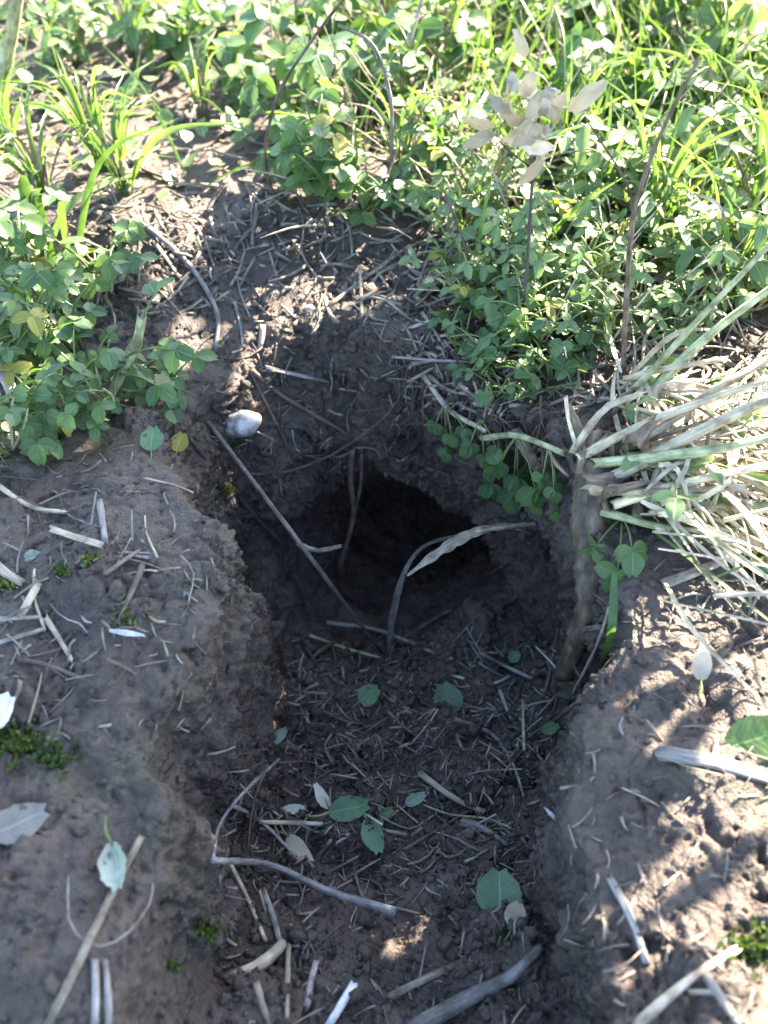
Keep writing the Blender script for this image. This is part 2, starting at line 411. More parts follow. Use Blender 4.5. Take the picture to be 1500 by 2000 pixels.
def dry_material(name, c0, c1, c2, grain=9.0, rough=0.7):
    """dead stems: streaks along the length, blotches, each piece its own tone"""
    m, nd, lk, b = newmat(name)
    uv = nd.new('ShaderNodeUVMap').outputs[0]; oi = nd.new('ShaderNodeObjectInfo')
    mp = nd.new('ShaderNodeMapping'); mp.inputs['Scale'].default_value = (grain, 0.55, 1); lk.new(uv, mp.inputs['Vector'])
    ad = nd.new('ShaderNodeVectorMath'); ad.operation = 'ADD'; lk.new(mp.outputs[0], ad.inputs[0])
    cb = nd.new('ShaderNodeCombineXYZ'); ml = nd.new('ShaderNodeMath'); ml.operation = 'MULTIPLY'; ml.inputs[1].default_value = 57.0
    lk.new(oi.outputs['Random'], ml.inputs[0]); lk.new(ml.outputs[0], cb.inputs['Z']); lk.new(cb.outputs[0], ad.inputs[1])
    n1 = noise(nd, lk, 1.6, 5, 0.6, ad.outputs[0])
    tc = nd.new('ShaderNodeTexCoord').outputs['Object']
    n2 = noise(nd, lk, 120, 4, 0.6, tc)
    r = ramp(nd, [(0.28, c0), (0.5, c1), (0.72, c2)]); lk.new(n1.outputs['Fac'], r.inputs[0])
    r2 = ramp(nd, [(0.34, (0.22, 0.17, 0.14)), (0.58, (1, 1, 1))]); lk.new(n2.outputs['Fac'], r2.inputs[0])
    mu = nd.new('ShaderNodeMix'); mu.data_type = 'RGBA'; mu.blend_type = 'MULTIPLY'; mu.inputs['Factor'].default_value = 0.75
    lk.new(r.outputs[0], mu.inputs[6]); lk.new(r2.outputs[0], mu.inputs[7])
    hs = nd.new('ShaderNodeHueSaturation'); mr = nd.new('ShaderNodeMapRange'); mr.inputs['To Min'].default_value = 0.6; mr.inputs['To Max'].default_value = 1.2
    lk.new(oi.outputs['Random'], mr.inputs[0]); lk.new(mr.outputs[0], hs.inputs['Value']); lk.new(mu.outputs[2], hs.inputs['Color'])
    lk.new(hs.outputs[0], b.inputs['Base Color']); b.inputs['Roughness'].default_value = rough
    b.inputs['Specular IOR Level'].default_value = 0.35
    bp = nd.new('ShaderNodeBump'); bp.inputs['Strength'].default_value = 0.6; bp.inputs['Distance'].default_value = 0.0006
    lk.new(n1.outputs['Fac'], bp.inputs['Height']); lk.new(bp.outputs[0], b.inputs['Normal'])
    return m
def leaf_material(name, dark, light, trans, blotch=None, tf=0.38, gloss=0.42, veins=True):
    m, nd, lk, b = newmat(name)
    uv = nd.new('ShaderNodeUVMap').outputs[0]; oi = nd.new('ShaderNodeObjectInfo')
    tc = nd.new('ShaderNodeTexCoord').outputs['Object']
    n1 = noise(nd, lk, 130, 3, 0.5, tc)
    c = mixc(nd, lk, oi.outputs['Random'], dark, light)
    r = ramp(nd, [(0.3, (0.72, 0.74, 0.7)), (0.7, (1.2, 1.2, 1.15))]); lk.new(n1.outputs['Fac'], r.inputs[0])
    mu = nd.new('ShaderNodeMix'); mu.data_type = 'RGBA'; mu.blend_type = 'MULTIPLY'; mu.inputs['Factor'].default_value = 1.0
    lk.new(c, mu.inputs[6]); lk.new(r.outputs[0], mu.inputs[7]); c = mu.outputs[2]
    sx = nd.new('ShaderNodeSeparateXYZ'); lk.new(uv, sx.inputs[0])
    if veins:
        d = nd.new('ShaderNodeMath'); d.operation = 'SUBTRACT'; d.inputs[1].default_value = 0.5; lk.new(sx.outputs['X'], d.inputs[0])
        ab = nd.new('ShaderNodeMath'); ab.operation = 'ABSOLUTE'; lk.new(d.outputs[0], ab.inputs[0])
        mid = ramp(nd, [(0.0, (1, 1, 1)), (0.045, (0, 0, 0))]); lk.new(ab.outputs[0], mid.inputs[0])
        # side veins run forward from the midrib
        s1 = nd.new('ShaderNodeMath'); s1.operation = 'MULTIPLY_ADD'; s1.inputs[1].default_value = -0.55; lk.new(ab.outputs[0], s1.inputs[0]); lk.new(sx.outputs['Y'], s1.inputs[2])
        s2 = nd.new('ShaderNodeMath'); s2.operation = 'MULTIPLY'; s2.inputs[1].default_value = 58.0; lk.new(s1.outputs[0], s2.inputs[0])
        s3 = nd.new('ShaderNodeMath'); s3.operation = 'SINE'; lk.new(s2.outputs[0], s3.inputs[0])
        sv = ramp(nd, [(0.75, (0, 0, 0)), (1.0, (0.35,) * 3)]); lk.new(s3.outputs[0], sv.inputs[0])
        mx = nd.new('ShaderNodeMath'); mx.operation = 'MAXIMUM'; lk.new(mid.outputs[0], mx.inputs[0]); lk.new(sv.outputs[0], mx.inputs[1])
        m5 = nd.new('ShaderNodeMath'); m5.operation = 'MULTIPLY'; m5.inputs[1].default_value = 0.5; lk.new(mx.outputs[0], m5.inputs[0])
        c = mixc(nd, lk, m5.outputs[0], c, tuple(min(1, x * 2.0 + 0.02) for x in light))
    if blotch:
        n2 = noise(nd, lk, 420, 2, 0.5, tc); br = ramp(nd, [(0.64, (0, 0, 0)), (0.70, (1, 1, 1))]); lk.new(n2.outputs['Fac'], br.inputs[0])
        c = mixc(nd, lk, br.outputs[0], c, blotch)
    lk.new(c, b.inputs['Base Color']); b.inputs['Roughness'].default_value = gloss; b.inputs['Specular IOR Level'].default_value = 0.45
    tl = nd.new('ShaderNodeBsdfTranslucent')
    tcm = nd.new('ShaderNodeMix'); tcm.data_type = 'RGBA'; tcm.blend_type = 'MULTIPLY'; tcm.inputs['Factor'].default_value = 1.0
    lk.new(c, tcm.inputs[6]); tcm.inputs[7].default_value = (*trans, 1); lk.new(tcm.outputs[2], tl.inputs['Color'])
    ms = nd.new('ShaderNodeMixShader'); ms.inputs[0].default_value = tf
    out = nd['Material Output']; lk.new(b.outputs[0], ms.inputs[1]); lk.new(tl.outputs[0], ms.inputs[2]); lk.new(ms.outputs[0], out.inputs['Surface'])
    if veins:
        bp = nd.new('ShaderNodeBump'); bp.inputs['Strength'].default_value = 0.35; bp.inputs['Distance'].default_value = 0.0008; bp.invert = True
        lk.new(mx.outputs[0], bp.inputs['Height']); lk.new(bp.outputs[0], b.inputs['Normal']); lk.new(bp.outputs[0], tl.inputs['Normal'])
    return m
def stone_material():
    m, nd, lk, b = newmat('stone')
    tc = nd.new('ShaderNodeTexCoord').outputs['Object']
    n1 = noise(nd, lk, 90, 6, 0.6, tc); n2 = noise(nd, lk, 700, 3, 0.5, tc)
    r = ramp(nd, [(0.3, (0.26, 0.23, 0.21)), (0.6, (0.46, 0.43, 0.41))]); lk.new(n1.outputs['Fac'], r.inputs[0])
    n3 = noise(nd, lk, 130, 5, 0.65, tc); s = ramp(nd, [(0.40, (0.25, 0.19, 0.15)), (0.56, (1, 1, 1))]); lk.new(n3.outputs['Fac'], s.inputs[0])
    mu = nd.new('ShaderNodeMix'); mu.data_type = 'RGBA'; mu.blend_type = 'MULTIPLY'; mu.inputs['Factor'].default_value = 0.8
    lk.new(r.outputs[0], mu.inputs[6]); lk.new(s.outputs[0], mu.inputs[7]); lk.new(mu.outputs[2], b.inputs['Base Color'])
    b.inputs['Roughness'].default_value = 0.75
    bp = nd.new('ShaderNodeBump'); bp.inputs['Strength'].default_value = 0.4; bp.inputs['Distance'].default_value = 0.0006
    lk.new(n2.outputs['Fac'], bp.inputs['Height']); lk.new(bp.outputs[0], b.inputs['Normal'])
    return m
M = {}
M['soil'] = soil_material()
M['crumb'] = soil_material('soil_crumb', False)
M['straw'] = dry_material('straw', (0.17, 0.13, 0.09), (0.34, 0.28, 0.20), (0.54, 0.47, 0.36))
M['grey'] = dry_material('weathered_straw', (0.11, 0.095, 0.085), (0.25, 0.225, 0.205), (0.43, 0.40, 0.375))
M['brown'] = dry_material('brown_twig', (0.06, 0.042, 0.033), (0.15, 0.105, 0.08), (0.27, 0.20, 0.155))
M['dark'] = dry_material('dark_twig', (0.035, 0.027, 0.024), (0.085, 0.068, 0.06), (0.17, 0.145, 0.13))
M['root'] = dry_material('root_bark', (0.06, 0.043, 0.029), (0.14, 0.102, 0.067), (0.26, 0.20, 0.135), 6.0)
M['greenstalk'] = dry_material('green_straw', (0.20, 0.22, 0.09), (0.38, 0.40, 0.20), (0.55, 0.54, 0.36))
M['litter'] = dry_material('plant_litter', (0.10, 0.08, 0.062), (0.20, 0.165, 0.13), (0.40, 0.35, 0.27), 3.0)
M['sunlit_straw'] = dry_material('straw_painted_sun', (0.40, 0.31, 0.18), (0.60, 0.50, 0.33), (0.76, 0.68, 0.50))  # paler straw: the clump's blown-out sun is put into its colour
M['husk'] = dry_material('husk', (0.45, 0.44, 0.45), (0.68, 0.67, 0.68), (0.8, 0.8, 0.8))
M['clover'] = leaf_material('clover_leaf', (0.045, 0.095, 0.040), (0.105, 0.165, 0.055), (2.0, 2.2, 0.7), blotch=(0.09, 0.085, 0.03))
M['vetch'] = leaf_material('pale_leaf', (0.085, 0.145, 0.065), (0.17, 0.23, 0.10), (1.8, 1.9, 0.9))
M['yellow'] = leaf_material('yellow_leaf', (0.20, 0.20, 0.03), (0.30, 0.26, 0.05), (1.5, 1.6, 0.6), blotch=(0.12, 0.07, 0.02))
M['spotted'] = leaf_material('spotted_leaf', (0.055, 0.105, 0.05), (0.085, 0.15, 0.065), (1.4, 1.8, 0.7), blotch=(0.03, 0.03, 0.018), tf=0.2)
M['fallen'] = leaf_material('fallen_leaf', (0.06, 0.115, 0.055), (0.10, 0.17, 0.075), (1.4, 1.8, 0.7), tf=0.2)
M['palefallen'] = leaf_material('pale_fallen_leaf', (0.20, 0.24, 0.18), (0.30, 0.32, 0.26), (1.2, 1.3, 0.9), blotch=(0.12, 0.12, 0.09), tf=0.2)
M['deadleaf'] = leaf_material('dead_leaf', (0.10, 0.085, 0.07), (0.17, 0.15, 0.13), (1.1, 1.0, 0.9), blotch=(0.06, 0.05, 0.04), tf=0.1)
M['grass'] = leaf_material('grass_blade', (0.06, 0.11, 0.035), (0.13, 0.18, 0.07), (1.4, 1.6, 0.6), tf=0.4, veins=False)
M['stem'] = leaf_material('green_stem', (0.09, 0.13, 0.035), (0.15, 0.19, 0.06), (1.3, 1.5, 0.6), tf=0.15, veins=False)
M['withered'] = leaf_material('withered_leaf', (0.36, 0.29, 0.21), (0.60, 0.53, 0.43), (1.2, 1.15, 1.0), tf=0.4, veins=False)
M['moss'] = leaf_material('moss_leaf', (0.045, 0.075, 0.018), (0.10, 0.13, 0.03), (1.5, 1.6, 0.5), tf=0.3, veins=False)
M['stone'] = stone_material()

ground = link('ground', mesh_np('ground', GV, GQ, M['soil'])); tag(ground, 'dark crumbly soil dug open into a burrow with a trench leading in', None, kind='structure')

# ------------------------------------------------------------------ loose soil crumbs
def crumbs():
    t = (1 + 5 ** 0.5) / 2
    ico = np.array([(-1, t, 0), (1, t, 0), (-1, -t, 0), (1, -t, 0), (0, -1, t), (0, 1, t), (0, -1, -t), (0, 1, -t), (t, 0, -1), (t, 0, 1), (-t, 0, -1), (-t, 0, 1)], float)
    ico /= np.linalg.norm(ico[0])
    fa = [(0,11,5),(0,5,1),(0,1,7),(0,7,10),(0,10,11),(1,5,9),(5,11,4),(11,10,2),(10,7,6),(7,1,8),(3,9,4),(3,4,2),(3,2,6),(3,6,8),(3,8,9),(4,9,5),(2,4,11),(6,2,10),(8,6,7),(9,8,1)]
    edges = {}; V3 = [v for v in ico]; F3 = []
    def mid(a, b):
        k = (min(a, b), max(a, b))
        if k not in edges:
            m = V3[a] + V3[b]; edges[k] = len(V3); V3.append(m / np.linalg.norm(m))
        return edges[k]
    for a, b, c in fa:
        x, y, z = mid(a, b), mid(b, c), mid(c, a); F3 += [(a, x, z), (x, b, y), (z, y, c), (x, y, z)]
    V3 = np.array(V3); F3 = np.array(F3)
    VV, FF, n = [], [], 0
    zones = [((560, 1230, 1080, 1480), 1500, 1.0), ((430, 1450, 1060, 1720), 1500, 1.0), ((420, 1700, 1050, 2000), 700, 1.15), ((420, 650, 1060, 1200), 900, 0.9),
             ((0, 850, 560, 1500), 420, 0.6), ((0, 1500, 420, 2000), 160, 0.7), ((1080, 1080, 1500, 2000), 300, 0.75), ((150, 380, 1000, 700), 900, 0.9)]
    for (x0, y0, x1, y1), cnt, sc in zones:
        for _ in range(cnt):
            p, nn = hit(rng.uniform(x0, x1), rng.uniform(y0, y1))
            r = min(0.42, 0.048 * math.exp(rng.gauss(0.45, 0.68))) * sc
            w = np.array([rng.uniform(.7, 1.2), rng.uniform(.7, 1.2), rng.uniform(.55, .95)])
            v = V3 * (1 + 0.22 * nrng.standard_normal((len(V3), 1)))
            v = v * w * r @ np.array(Matrix.Rotation(rng.uniform(0, 6.28), 3, 'Z') @ Matrix.Rotation(rng.uniform(-.6, .6), 3, 'X')).T
            VV.append(v + np.array(p + nn * (r * 0.3))); FF.append(F3 + n); n += len(V3)
    o = link('soil_crumbs', mesh_np('soil_crumbs', np.concatenate(VV), np.concatenate(FF), M['crumb'], False))
    tag(o, 'loose dark soil crumbs strewn over the burrow and its banks', 'soil', kind='stuff')
crumbs()

# ------------------------------------------------------------------ stones
def stone(name, label, px, py, rx, ry, rz, sink=0.4, seed=1):
    p, n = hit(px, py); mb = MB(); nu, nv = 20, 12
    r_ = random.Random(seed); ph = [r_.uniform(0, 6) for _ in range(6)]
    for j in range(nv + 1):
        th = math.pi * j / nv
        for i in range(nu):
            a = 2 * math.pi * i / nu
            d = Vector((math.sin(th) * math.cos(a), math.sin(th) * math.sin(a), math.cos(th)))
            k = 1 + 0.05 * math.sin(2.3 * d.x + ph[0]) * math.cos(2.1 * d.y + ph[1]) + 0.07 * math.sin(3.7 * d.y + ph[2] + 2 * d.z) + 0.05 * math.sin(5 * d.x + 4 * d.z + ph[3]) + 0.035 * math.sin(9 * d.y - 7 * d.x + ph[4])
            mb.v.append(p + Vector((d.x * rx * k, d.y * ry * k, d.z * rz * k + rz * (1 - 2 * sink) * 0.8))); mb.uv.append((i / nu, j / nv))
    for j in range(nv):
        for i in range(nu):
            A = j * nu; B = A + nu; mb.f.append((A + i, B + i, B + (i + 1) % nu, A + (i + 1) % nu))
    o = mb.build(name, M['stone'], None, p); tag(o, label, 'stone', 'pale stones on the soil'); return o
stone('pebble', 'smooth pale oval pebble on the slope left of the burrow', 468, 822, 1.15, 0.85, 0.8, 0.62, 2)
stone('pebble', 'tiny pale pebble above the burrow rim near straw bits', 605, 605, 0.3, 0.25, 0.25, 0.3, 3)
stone('stone', 'large pale grey stone half hidden among the clover at the top', 905, 245, 2.1, 1.4, 1.2, 0.35, 4)
stone('stone', 'pale grey stone behind the withered flower near the top', 1020, 148, 1.8, 1.4, 1.1, 0.3, 5)

# ------------------------------------------------------------------ sticks, straws and twigs picked out one by one
def stick(name, label, pts, r, mat='grey', r1=None, lift=None, flat=1.0, straight=False, nodes=1, cat='stick', branch=None, rough=0.16, group=None, jag=0.8, sag=0.0):
    """pts: (px, py[, lift]) on the ground, or ('z', px, py, height), ('y', px, py, depth)"""
    P = []
    lf = r * 0.4 if lift is None else lift
    def one(q):
        if q[0] == 'z': return AZ(*q[1:])
        if q[0] == 'y': return AY(*q[1:])
        return G(q[0], q[1], q[2] if len(q) > 2 else lf)
    P = [one(q) for q in pts]
    if straight: P = [P[0], P[-1]]
    if len(P) == 2:                              # keep straight ones above the ground
        A, B = P; up = 0.0
        for k in range(1, 12):
            q = A.lerp(B, k / 12); d, _ = drop(q.x, q.y)
            if d.z - q.z < 3: up = max(up, d.z - q.z)
        up = min(up, 0.6 if (B - A).length < 9 else 2.6); P = [A + Vector((0, 0, up)), B + Vector((0, 0, up))]
        mid = (P[0] + P[1]) / 2; L = (P[1] - P[0]).length
        P.insert(1, mid + Vector((rng.uniform(-1, 1), rng.uniform(-1, 1), rng.uniform(-.2, 1))) * (L * 0.025) - Vector((0, 0, sag)))
    elif pts[0][0] not in ('z', 'y'):            # bent ones must not sink between their points either
        C_ = catmull(P, 4 * (len(P) - 1)); up = 0.0
        for q in C_:
            d, _ = drop(q.x, q.y)
            if d.z - q.z < 1.2: up = max(up, d.z + r * .15 - q.z)
        P = [q + Vector((0, 0, min(up, .55))) for q in P]
    base = min(P, key=lambda v: v.z)
    mb = MB(); tube(mb, P, r, r1 if r1 is not None else r * 0.8, sides=8, rough=rough, flat=flat, nodes=nodes, hint=(0, 0, 1), jag=jag)
    main = mb.build(name, M[mat], None, base); tag(main, label, cat, group)
    if branch:
        for bp, br in branch:
            Q = [one(q) for q in bp]; m2 = MB(); tube(m2, Q, br, br * 0.6, sides=6, rough=rough, hint=(0, 0, 1)); m2.build('side_branch', M[mat], main, base)
    return main
ST = [
 ('stick', 'long straight dark stick leaning from the left bank down into the burrow', [(296, 690, .6), (430, 866, .7), ('y', 590, 1078, .2), (745, 1283, .4)], .2, 'dark', .15),
 ('stick', 'dark stick lying just below the long stick at the burrow rim', [(372, 868), (470, 985, .5), (556, 1075, 1.2)], .14, 'dark', .1),
 ('twig', 'short curved pale twig crossing the long dark stick', [('y', 583, 1062, 1.0), ('y', 620, 1076, .8), ('y', 666, 1066, 1.2)], .13, 'grey', .1),
 ('reed', 'greenish pale reed lying across the litter on the burrow floor', [(606, 1250, .3), (700, 1282), (905, 1334)], .13, 'greenstalk', .09),
 ('stick', 'grey stick lying behind the reed at the burrow floor', [(640, 1225, .3), (735, 1238), (842, 1282)], .14, 'grey', .1),
 ('root_stub', 'broken root stub poking up from the burrow floor', [(778, 1258), (828, 1222, .5), (884, 1190, 1.0)], .25, 'brown', .08),
 ('twig', 'long dark twig hanging down the back wall left of the hole', [(490, 732), (540, 832), (578, 920), (600, 1025)], .11, 'dark', .07),
 ('twig', 'grey brown twig slanting down right below the bark chip', [(494, 738), (560, 790), (676, 858)], .16, 'brown', .12),
 ('twig', 'short pale twig lying under the smooth oval pebble', [(452, 850), (500, 853), (546, 876)], .09, 'straw', .06),
 ('root', 'thin wiry root curving across the back wall of the burrow', [(478, 926, .2), (560, 921, .4), (655, 884, .8), (750, 815, .8), (800, 742, .4)], .08, 'brown', .05),
 ('bark_chip', 'flat grey bark chip stuck in the back slope', [(520, 731), (580, 745), (642, 757)], .2, 'grey', .16),
 ('stub', 'short stout pale stub standing on the slope above the bark chip', [(513, 634, .5), (507, 682)], .2, 'straw', .18),
 ('twig', 'grey twig pointing down the slope beside the short stub', [(458, 590), (470, 640), (474, 684)], .11, 'grey', .07),
 ('stick', 'curved grey stick bending down the left slope above the pebble', [(258, 428), (340, 492), (392, 552), (426, 622), (421, 692)], .19, 'grey', .13),
 ('straw', 'pale straw lying inside the bend of the curved grey stick', [(300, 470), (352, 544)], .13, 'straw', .1),
 ('stick', 'pale stick lying on the ground right above the rim', [(642, 600), (720, 540), (800, 482)], .15, 'straw', .11),
 ('straw', 'short pale straw standing upright above the rim', [(708, 555), (707, 622)], .1, 'straw', .09),
 ('twig', 'purplish twig lying level above the right wall', [(768, 706), (850, 713, .5), (952, 718)], .1, 'grey', .07),
 ('twig', 'bent grey twig arching above the purplish twig', [(786, 646), (850, 626, .7), (888, 640, .7), (922, 682)], .1, 'grey', .07),
 ('root', 'thick pale root edging the overhang at the right wall', [(826, 730), (880, 802, .5), (950, 842, .6)], .22, 'straw', .15),
 ('root', 'greenish brown stalk bridging from overhang to the straw clump', [(940, 856, 1), (1010, 851, 1.6), (1102, 886, 1.0)], .22, 'greenstalk', .17),
 ('root_chunk', 'stout pale brown root chunk hanging under the overhang', [(1002, 850, .5), (1028, 892, .8), (1052, 932, .6)], .5, 'root', .4),
 ('straw', 'thin pale straw leaning in front of the taproot', [(1197, 1162, .6), (1165, 1262, 1.4), (1108, 1374, .2)], .09, 'straw', .08),
 ('twig', 'grey twig lying under the foot of the taproot', [(1120, 1320), (1082, 1362), (1040, 1410)], .09, 'grey', .07),
 ('twig', 'darker twig lying beneath the grey twig near the taproot', [(1134, 1368), (1082, 1408), (1030, 1442)], .12, 'brown', .09),
 ('straw', 'thin upright straw on the floor right of the round leaf', [(1021, 1370), (1023, 1470)], .1, 'straw', .08),
 ('twig', 'curved grey twig bowing down the right side of the trench', [(886, 1410), (958, 1438), (1000, 1498), (1022, 1562)], .14, 'grey', .08),
 ('straw', 'stout split straw lying across the middle of the trench', [(818, 1514), (880, 1560), (947, 1592)], .22, 'straw', .17),
 ('twig', 'thin brown twig pointing to the stout split straw', [(790, 1662), (850, 1625), (917, 1584)], .11, 'brown', .07),
 ('straw', 'long straight pale straw lying across the trench beside green leaves', [(510, 1614), (792, 1637)], .13, 'straw', .11),
 ('twig', 'bowed grey twig standing at the left side of the trench', [(546, 1488, 1.0), (482, 1548, 1.0), (432, 1612, .7), (418, 1682, .2)], .12, 'grey', .09),
 ('tendril', 'thin dark tendril curling right from the bowed twig', [(546, 1490, 1.0), (612, 1490, .8), (656, 1532, .3)], .05, 'brown', .03),
 ('twig', 'pale forked twig sloping down right under the bowed twig', [(455, 1580), (512, 1612), (582, 1682)], .12, 'grey', .08),
 ('twig', 'whitish twig reaching across the lower trench with a dark left end', [(416, 1680, 1.2), (530, 1690, 1.4), (645, 1742, 1.6), (772, 1780, 1.8)], .14, 'grey', .2),
 ('straw', 'pale thin straw pointing down from the whitish twig', [(450, 1690, .3), (486, 1762), (520, 1842)], .12, 'straw', .1),
 ('straw', 'stouter straw right beside the pale thin straw', [(514, 1740), (536, 1800), (549, 1852)], .2, 'grey', .16),
 ('hollow_stalk', 'stout broken hollow stalk in the lower trench', [(448, 1920), (512, 1888), (556, 1846)], .36, 'straw', .27),
 ('straw', 'upright straw below the broken hollow stalk', [(565, 1852), (562, 1995)], .14, 'straw', .11),
 ('straw', 'short bright straw standing right of the upright straw', [(620, 1882), (600, 1972)], .17, 'grey', .16),
 ('straw', 'bluish white straw cut by the bottom edge', [(692, 1920), (640, 2005)], .2, 'husk', .17),
 ('straw', 'dull brown straw at the bottom left of the hollow stalk', [(500, 1918), (527, 2004)], .17, 'straw', .14),
 ('straw', 'yellowish jointed straw in the bottom middle', [(760, 1948), (820, 1918), (884, 1888)], .17, 'straw', .14),
 ('branch', 'big pale weathered branch at the bottom pointing up right', [(800, 2012), (920, 1946), (1000, 1905), (1054, 1852)], .42, 'grey', .24),
 ('straw', 'grey straw lying on the flank of the right mound', [(1190, 1714), (1232, 1792), (1263, 1884)], .17, 'grey', .15),
 ('twig', 'long pale twig at the bottom right corner', [(1242, 2002), (1350, 1912), (1438, 1856)], .19, 'straw', .15),
 ('twig', 'grey twig forking below the long pale corner twig', [(1374, 1904), (1442, 2004)], .15, 'grey', .12),
 ('bark_strip', 'wide pale bark strip lying on top of the right mound', [(1284, 1468), (1400, 1490), (1508, 1522)], .38, 'grey', .3),
 ('straw', 'long straw lying up the left foreground mound', [(96, 2006), (170, 1852), (230, 1730), (277, 1638)], .17, 'straw', .15),
 ('straw', 'left one of two parallel straws at the bottom left', [(187, 1878), (187, 2006)], .15, 'grey', .15),
 ('straw', 'right one of two parallel straws at the bottom left', [(206, 1878), (215, 2006)], .13, 'grey', .13),
 ('fibre', 'thin looped plant fibre on the left foreground mound', [(134, 1712, .3), (136, 1800, .5), (182, 1846, .5), (240, 1830, .6), (290, 1770, .5), (299, 1726, .2)], .03, 'grey', .02),
 ('straw', 'clean cut pale straw piece on the left mound', [(104, 1042), (202, 1074)], .19, 'straw', .18),
 ('straw', 'upright rough straw right of the clean cut piece', [(197, 984), (207, 1062)], .17, 'grey', .17),
 ('twig', 'forked brown twig lying in the middle of the left mound', [(280, 1104), (262, 1150), (238, 1202)], .15, 'brown', .1),
 ('twig', 'short brown twig above the forked brown twig', [(206, 1120), (272, 1075)], .11, 'brown', .09),
 ('twig', 'thin root fibre running right from the short brown twig', [(224, 1090), (290, 1105), (350, 1132)], .05, 'brown', .03),
 ('straw', 'long straw at the left edge below the clover', [(-10, 948), (60, 995), (132, 1008)], .17, 'straw', .12),
 ('twig', 'thin grey twig at the left edge of the mound', [(-10, 1216), (82, 1210)], .1, 'grey', .07),
 ('twig', 'second thin twig crossing below at the left edge', [(-10, 1264), (86, 1234)], .1, 'grey', .08),
 ('straw', 'ragged straw bending down among the left edge twigs', [(90, 1208), (122, 1258), (142, 1292)], .16, 'straw', .08),
 ('twig', 'knobbly brown twig lying lowest on the left mound', [(34, 1288), (92, 1300), (166, 1328)], .12, 'brown', .08),
 ('straw', 'stout pale straw stub at the left of the mound', [(75, 1140), (38, 1206)], .2, 'straw', .19),
 ('straw', 'thick frayed straw cut by the left edge', [(-10, 1102), (46, 1142)], .3, 'straw', .2),
 ('branch_stub', 'grey weathered branch stub among the clover at the left edge', [(-14, 695, 2.5), (16, 750, 2.3), (40, 806, 1.6)], .4, 'grey', .32),
 ('bark_strip', 'flat pale straw strip lying on the sunny right mound', [(1294, 1142), (1390, 1105), (1468, 1062)], .3, 'straw', .22),
 ('stick', 'thick grey stem lying level behind the right plants', [(1090, 570), (1260, 552), (1500, 530)], .2, 'grey', .16),
 ('stick', 'pale twig lying slanted across the plants above the rim', [(628, 312, 2.0), (742, 362, 2.5), (862, 442, 1.5)], .15, 'grey', .11),
 ('stick', 'bent grey stem running down right from the clover', [(764, 278, 3.0), (822, 330, 2.5), (872, 402, 1.5), (885, 560, .5)], .13, 'grey', .1),
 ('twig', 'dark thin twig lying level at the upper right', [(1232, 218, 1), (1360, 206, 1), (1470, 190, 1)], .1, 'brown', .12),
 ('stick', 'grey brown litter stem lying in the upper left straw', [(0, 205), (130, 160), (300, 142)], .2, 'grey', .15),
 ('stick', 'second pale litter stem below it in the upper left', [(20, 262), (160, 232), (330, 228)], .15, 'straw', .12),
 ('stick', 'dark stem lying behind the grass tuft at left', [(180, 232), (260, 320), (330, 352)], .15, 'dark', .12),
 ('stick', 'grey stem lying at the left edge below the grass', [(0, 445), (40, 415), (90, 392)], .22, 'grey', .18),
 ('twig', 'fine straight root crossing the right wall toward the stub', [(880, 1262, .2), (925, 1212, .3), (975, 1170, .3)], .05, 'brown', .04),
 ('root', 'fine dark root loop on the burrow floor', [(838, 1258, .4), (795, 1290, .6), (790, 1340, .4), (798, 1385, .2)], .07, 'dark', .05),
 ('twig', 'pale jointed twig on the floor right of the round leaf', [(938, 1286), (985, 1310), (1036, 1334)], .13, 'grey', .1),
 ('stem', 'thin green stem trailing over the trench litter', [(828, 1578, .3), (880, 1596), (950, 1604), (996, 1622)], .07, 'greenstalk', .06),
 ('fibre_bundle', 'grey frayed fibre bundle at the right of the trench', [(900, 1610), (945, 1625), (990, 1655)], .3, 'grey', .08),
 ('twig', 'brown twig rising from the burrow floor at left', [(655, 1262, .3), (615, 1290), (593, 1335)], .15, 'brown', .1),
]
for a in ST:
    name, label, pts, r, mat = a[:5]; r1 = a[5] if len(a) > 5 else None
    flat = 0.3 if ('strip' in name or 'chip' in name) else (0.8 if name == 'straw' else 1.0)
    stick(name, label, pts, r * .86, mat, r1 * .86 if r1 else None, flat=flat, nodes=3 if 'twig' in name else (1 if r < .2 else 0), jag=.9 if r < .2 else .35, cat={'straw': 'straw', 'twig': 'twig', 'root': 'root'}.get(name.split('_')[0], 'stick'))
# the forked twig standing against the back wall
wy = G(690, 885).y
stick('forked_twig', 'forked brown twig standing against the back wall of the hole', [('y', 688, 878, wy - .1), ('y', 685, 940, wy - .8), ('y', 690, 1012, wy - 1.6), ('y', 662, 1112, wy - 3.2)], .19, 'brown', .15, cat='twig',
      branch=[([('y', 706, 886, wy - .1), ('y', 704, 950, wy - 1.0), ('y', 690, 1012, wy - 1.6)], .12)])
# curled dry blade and frayed bark strip in the mouth of the burrow
f0 = G(757, 1274, .3); w0 = G(905, 1046, .6)
mb = MB(); P = [f0, AY(764, 1200, f0.y - .2), AY(788, 1112, f0.y + .1), AY(830, 1062, f0.y + .8), AY(895, 1044, f0.y + 2.2)]
ribbon(mb, P, .34, (1, -1, .4), fold=.35, tip=.5, root=.5, wave=.06, n=24)
tag(mb.build('dry_blade', M['grey'], None, f0), 'curled dry grass blade arching up out of the burrow mouth', 'grass blade')
mb = MB(); ry = G(1046, 1022, .3).y; P = [AY(795, 1124, ry - 3.2), AY(868, 1070, ry - 2.2), AY(940, 1035, ry - 1.0), G(1046, 1022, .2)]
ribbon(mb, P, .26, (0, -1, .6), fold=.3, tip=.25, root=.3, wave=.3, n=26)
bk = mb.build('bark_strip', M['straw'], None, P[-1]); tag(bk, 'ragged pale bark strip sticking out of the right wall', 'bark')
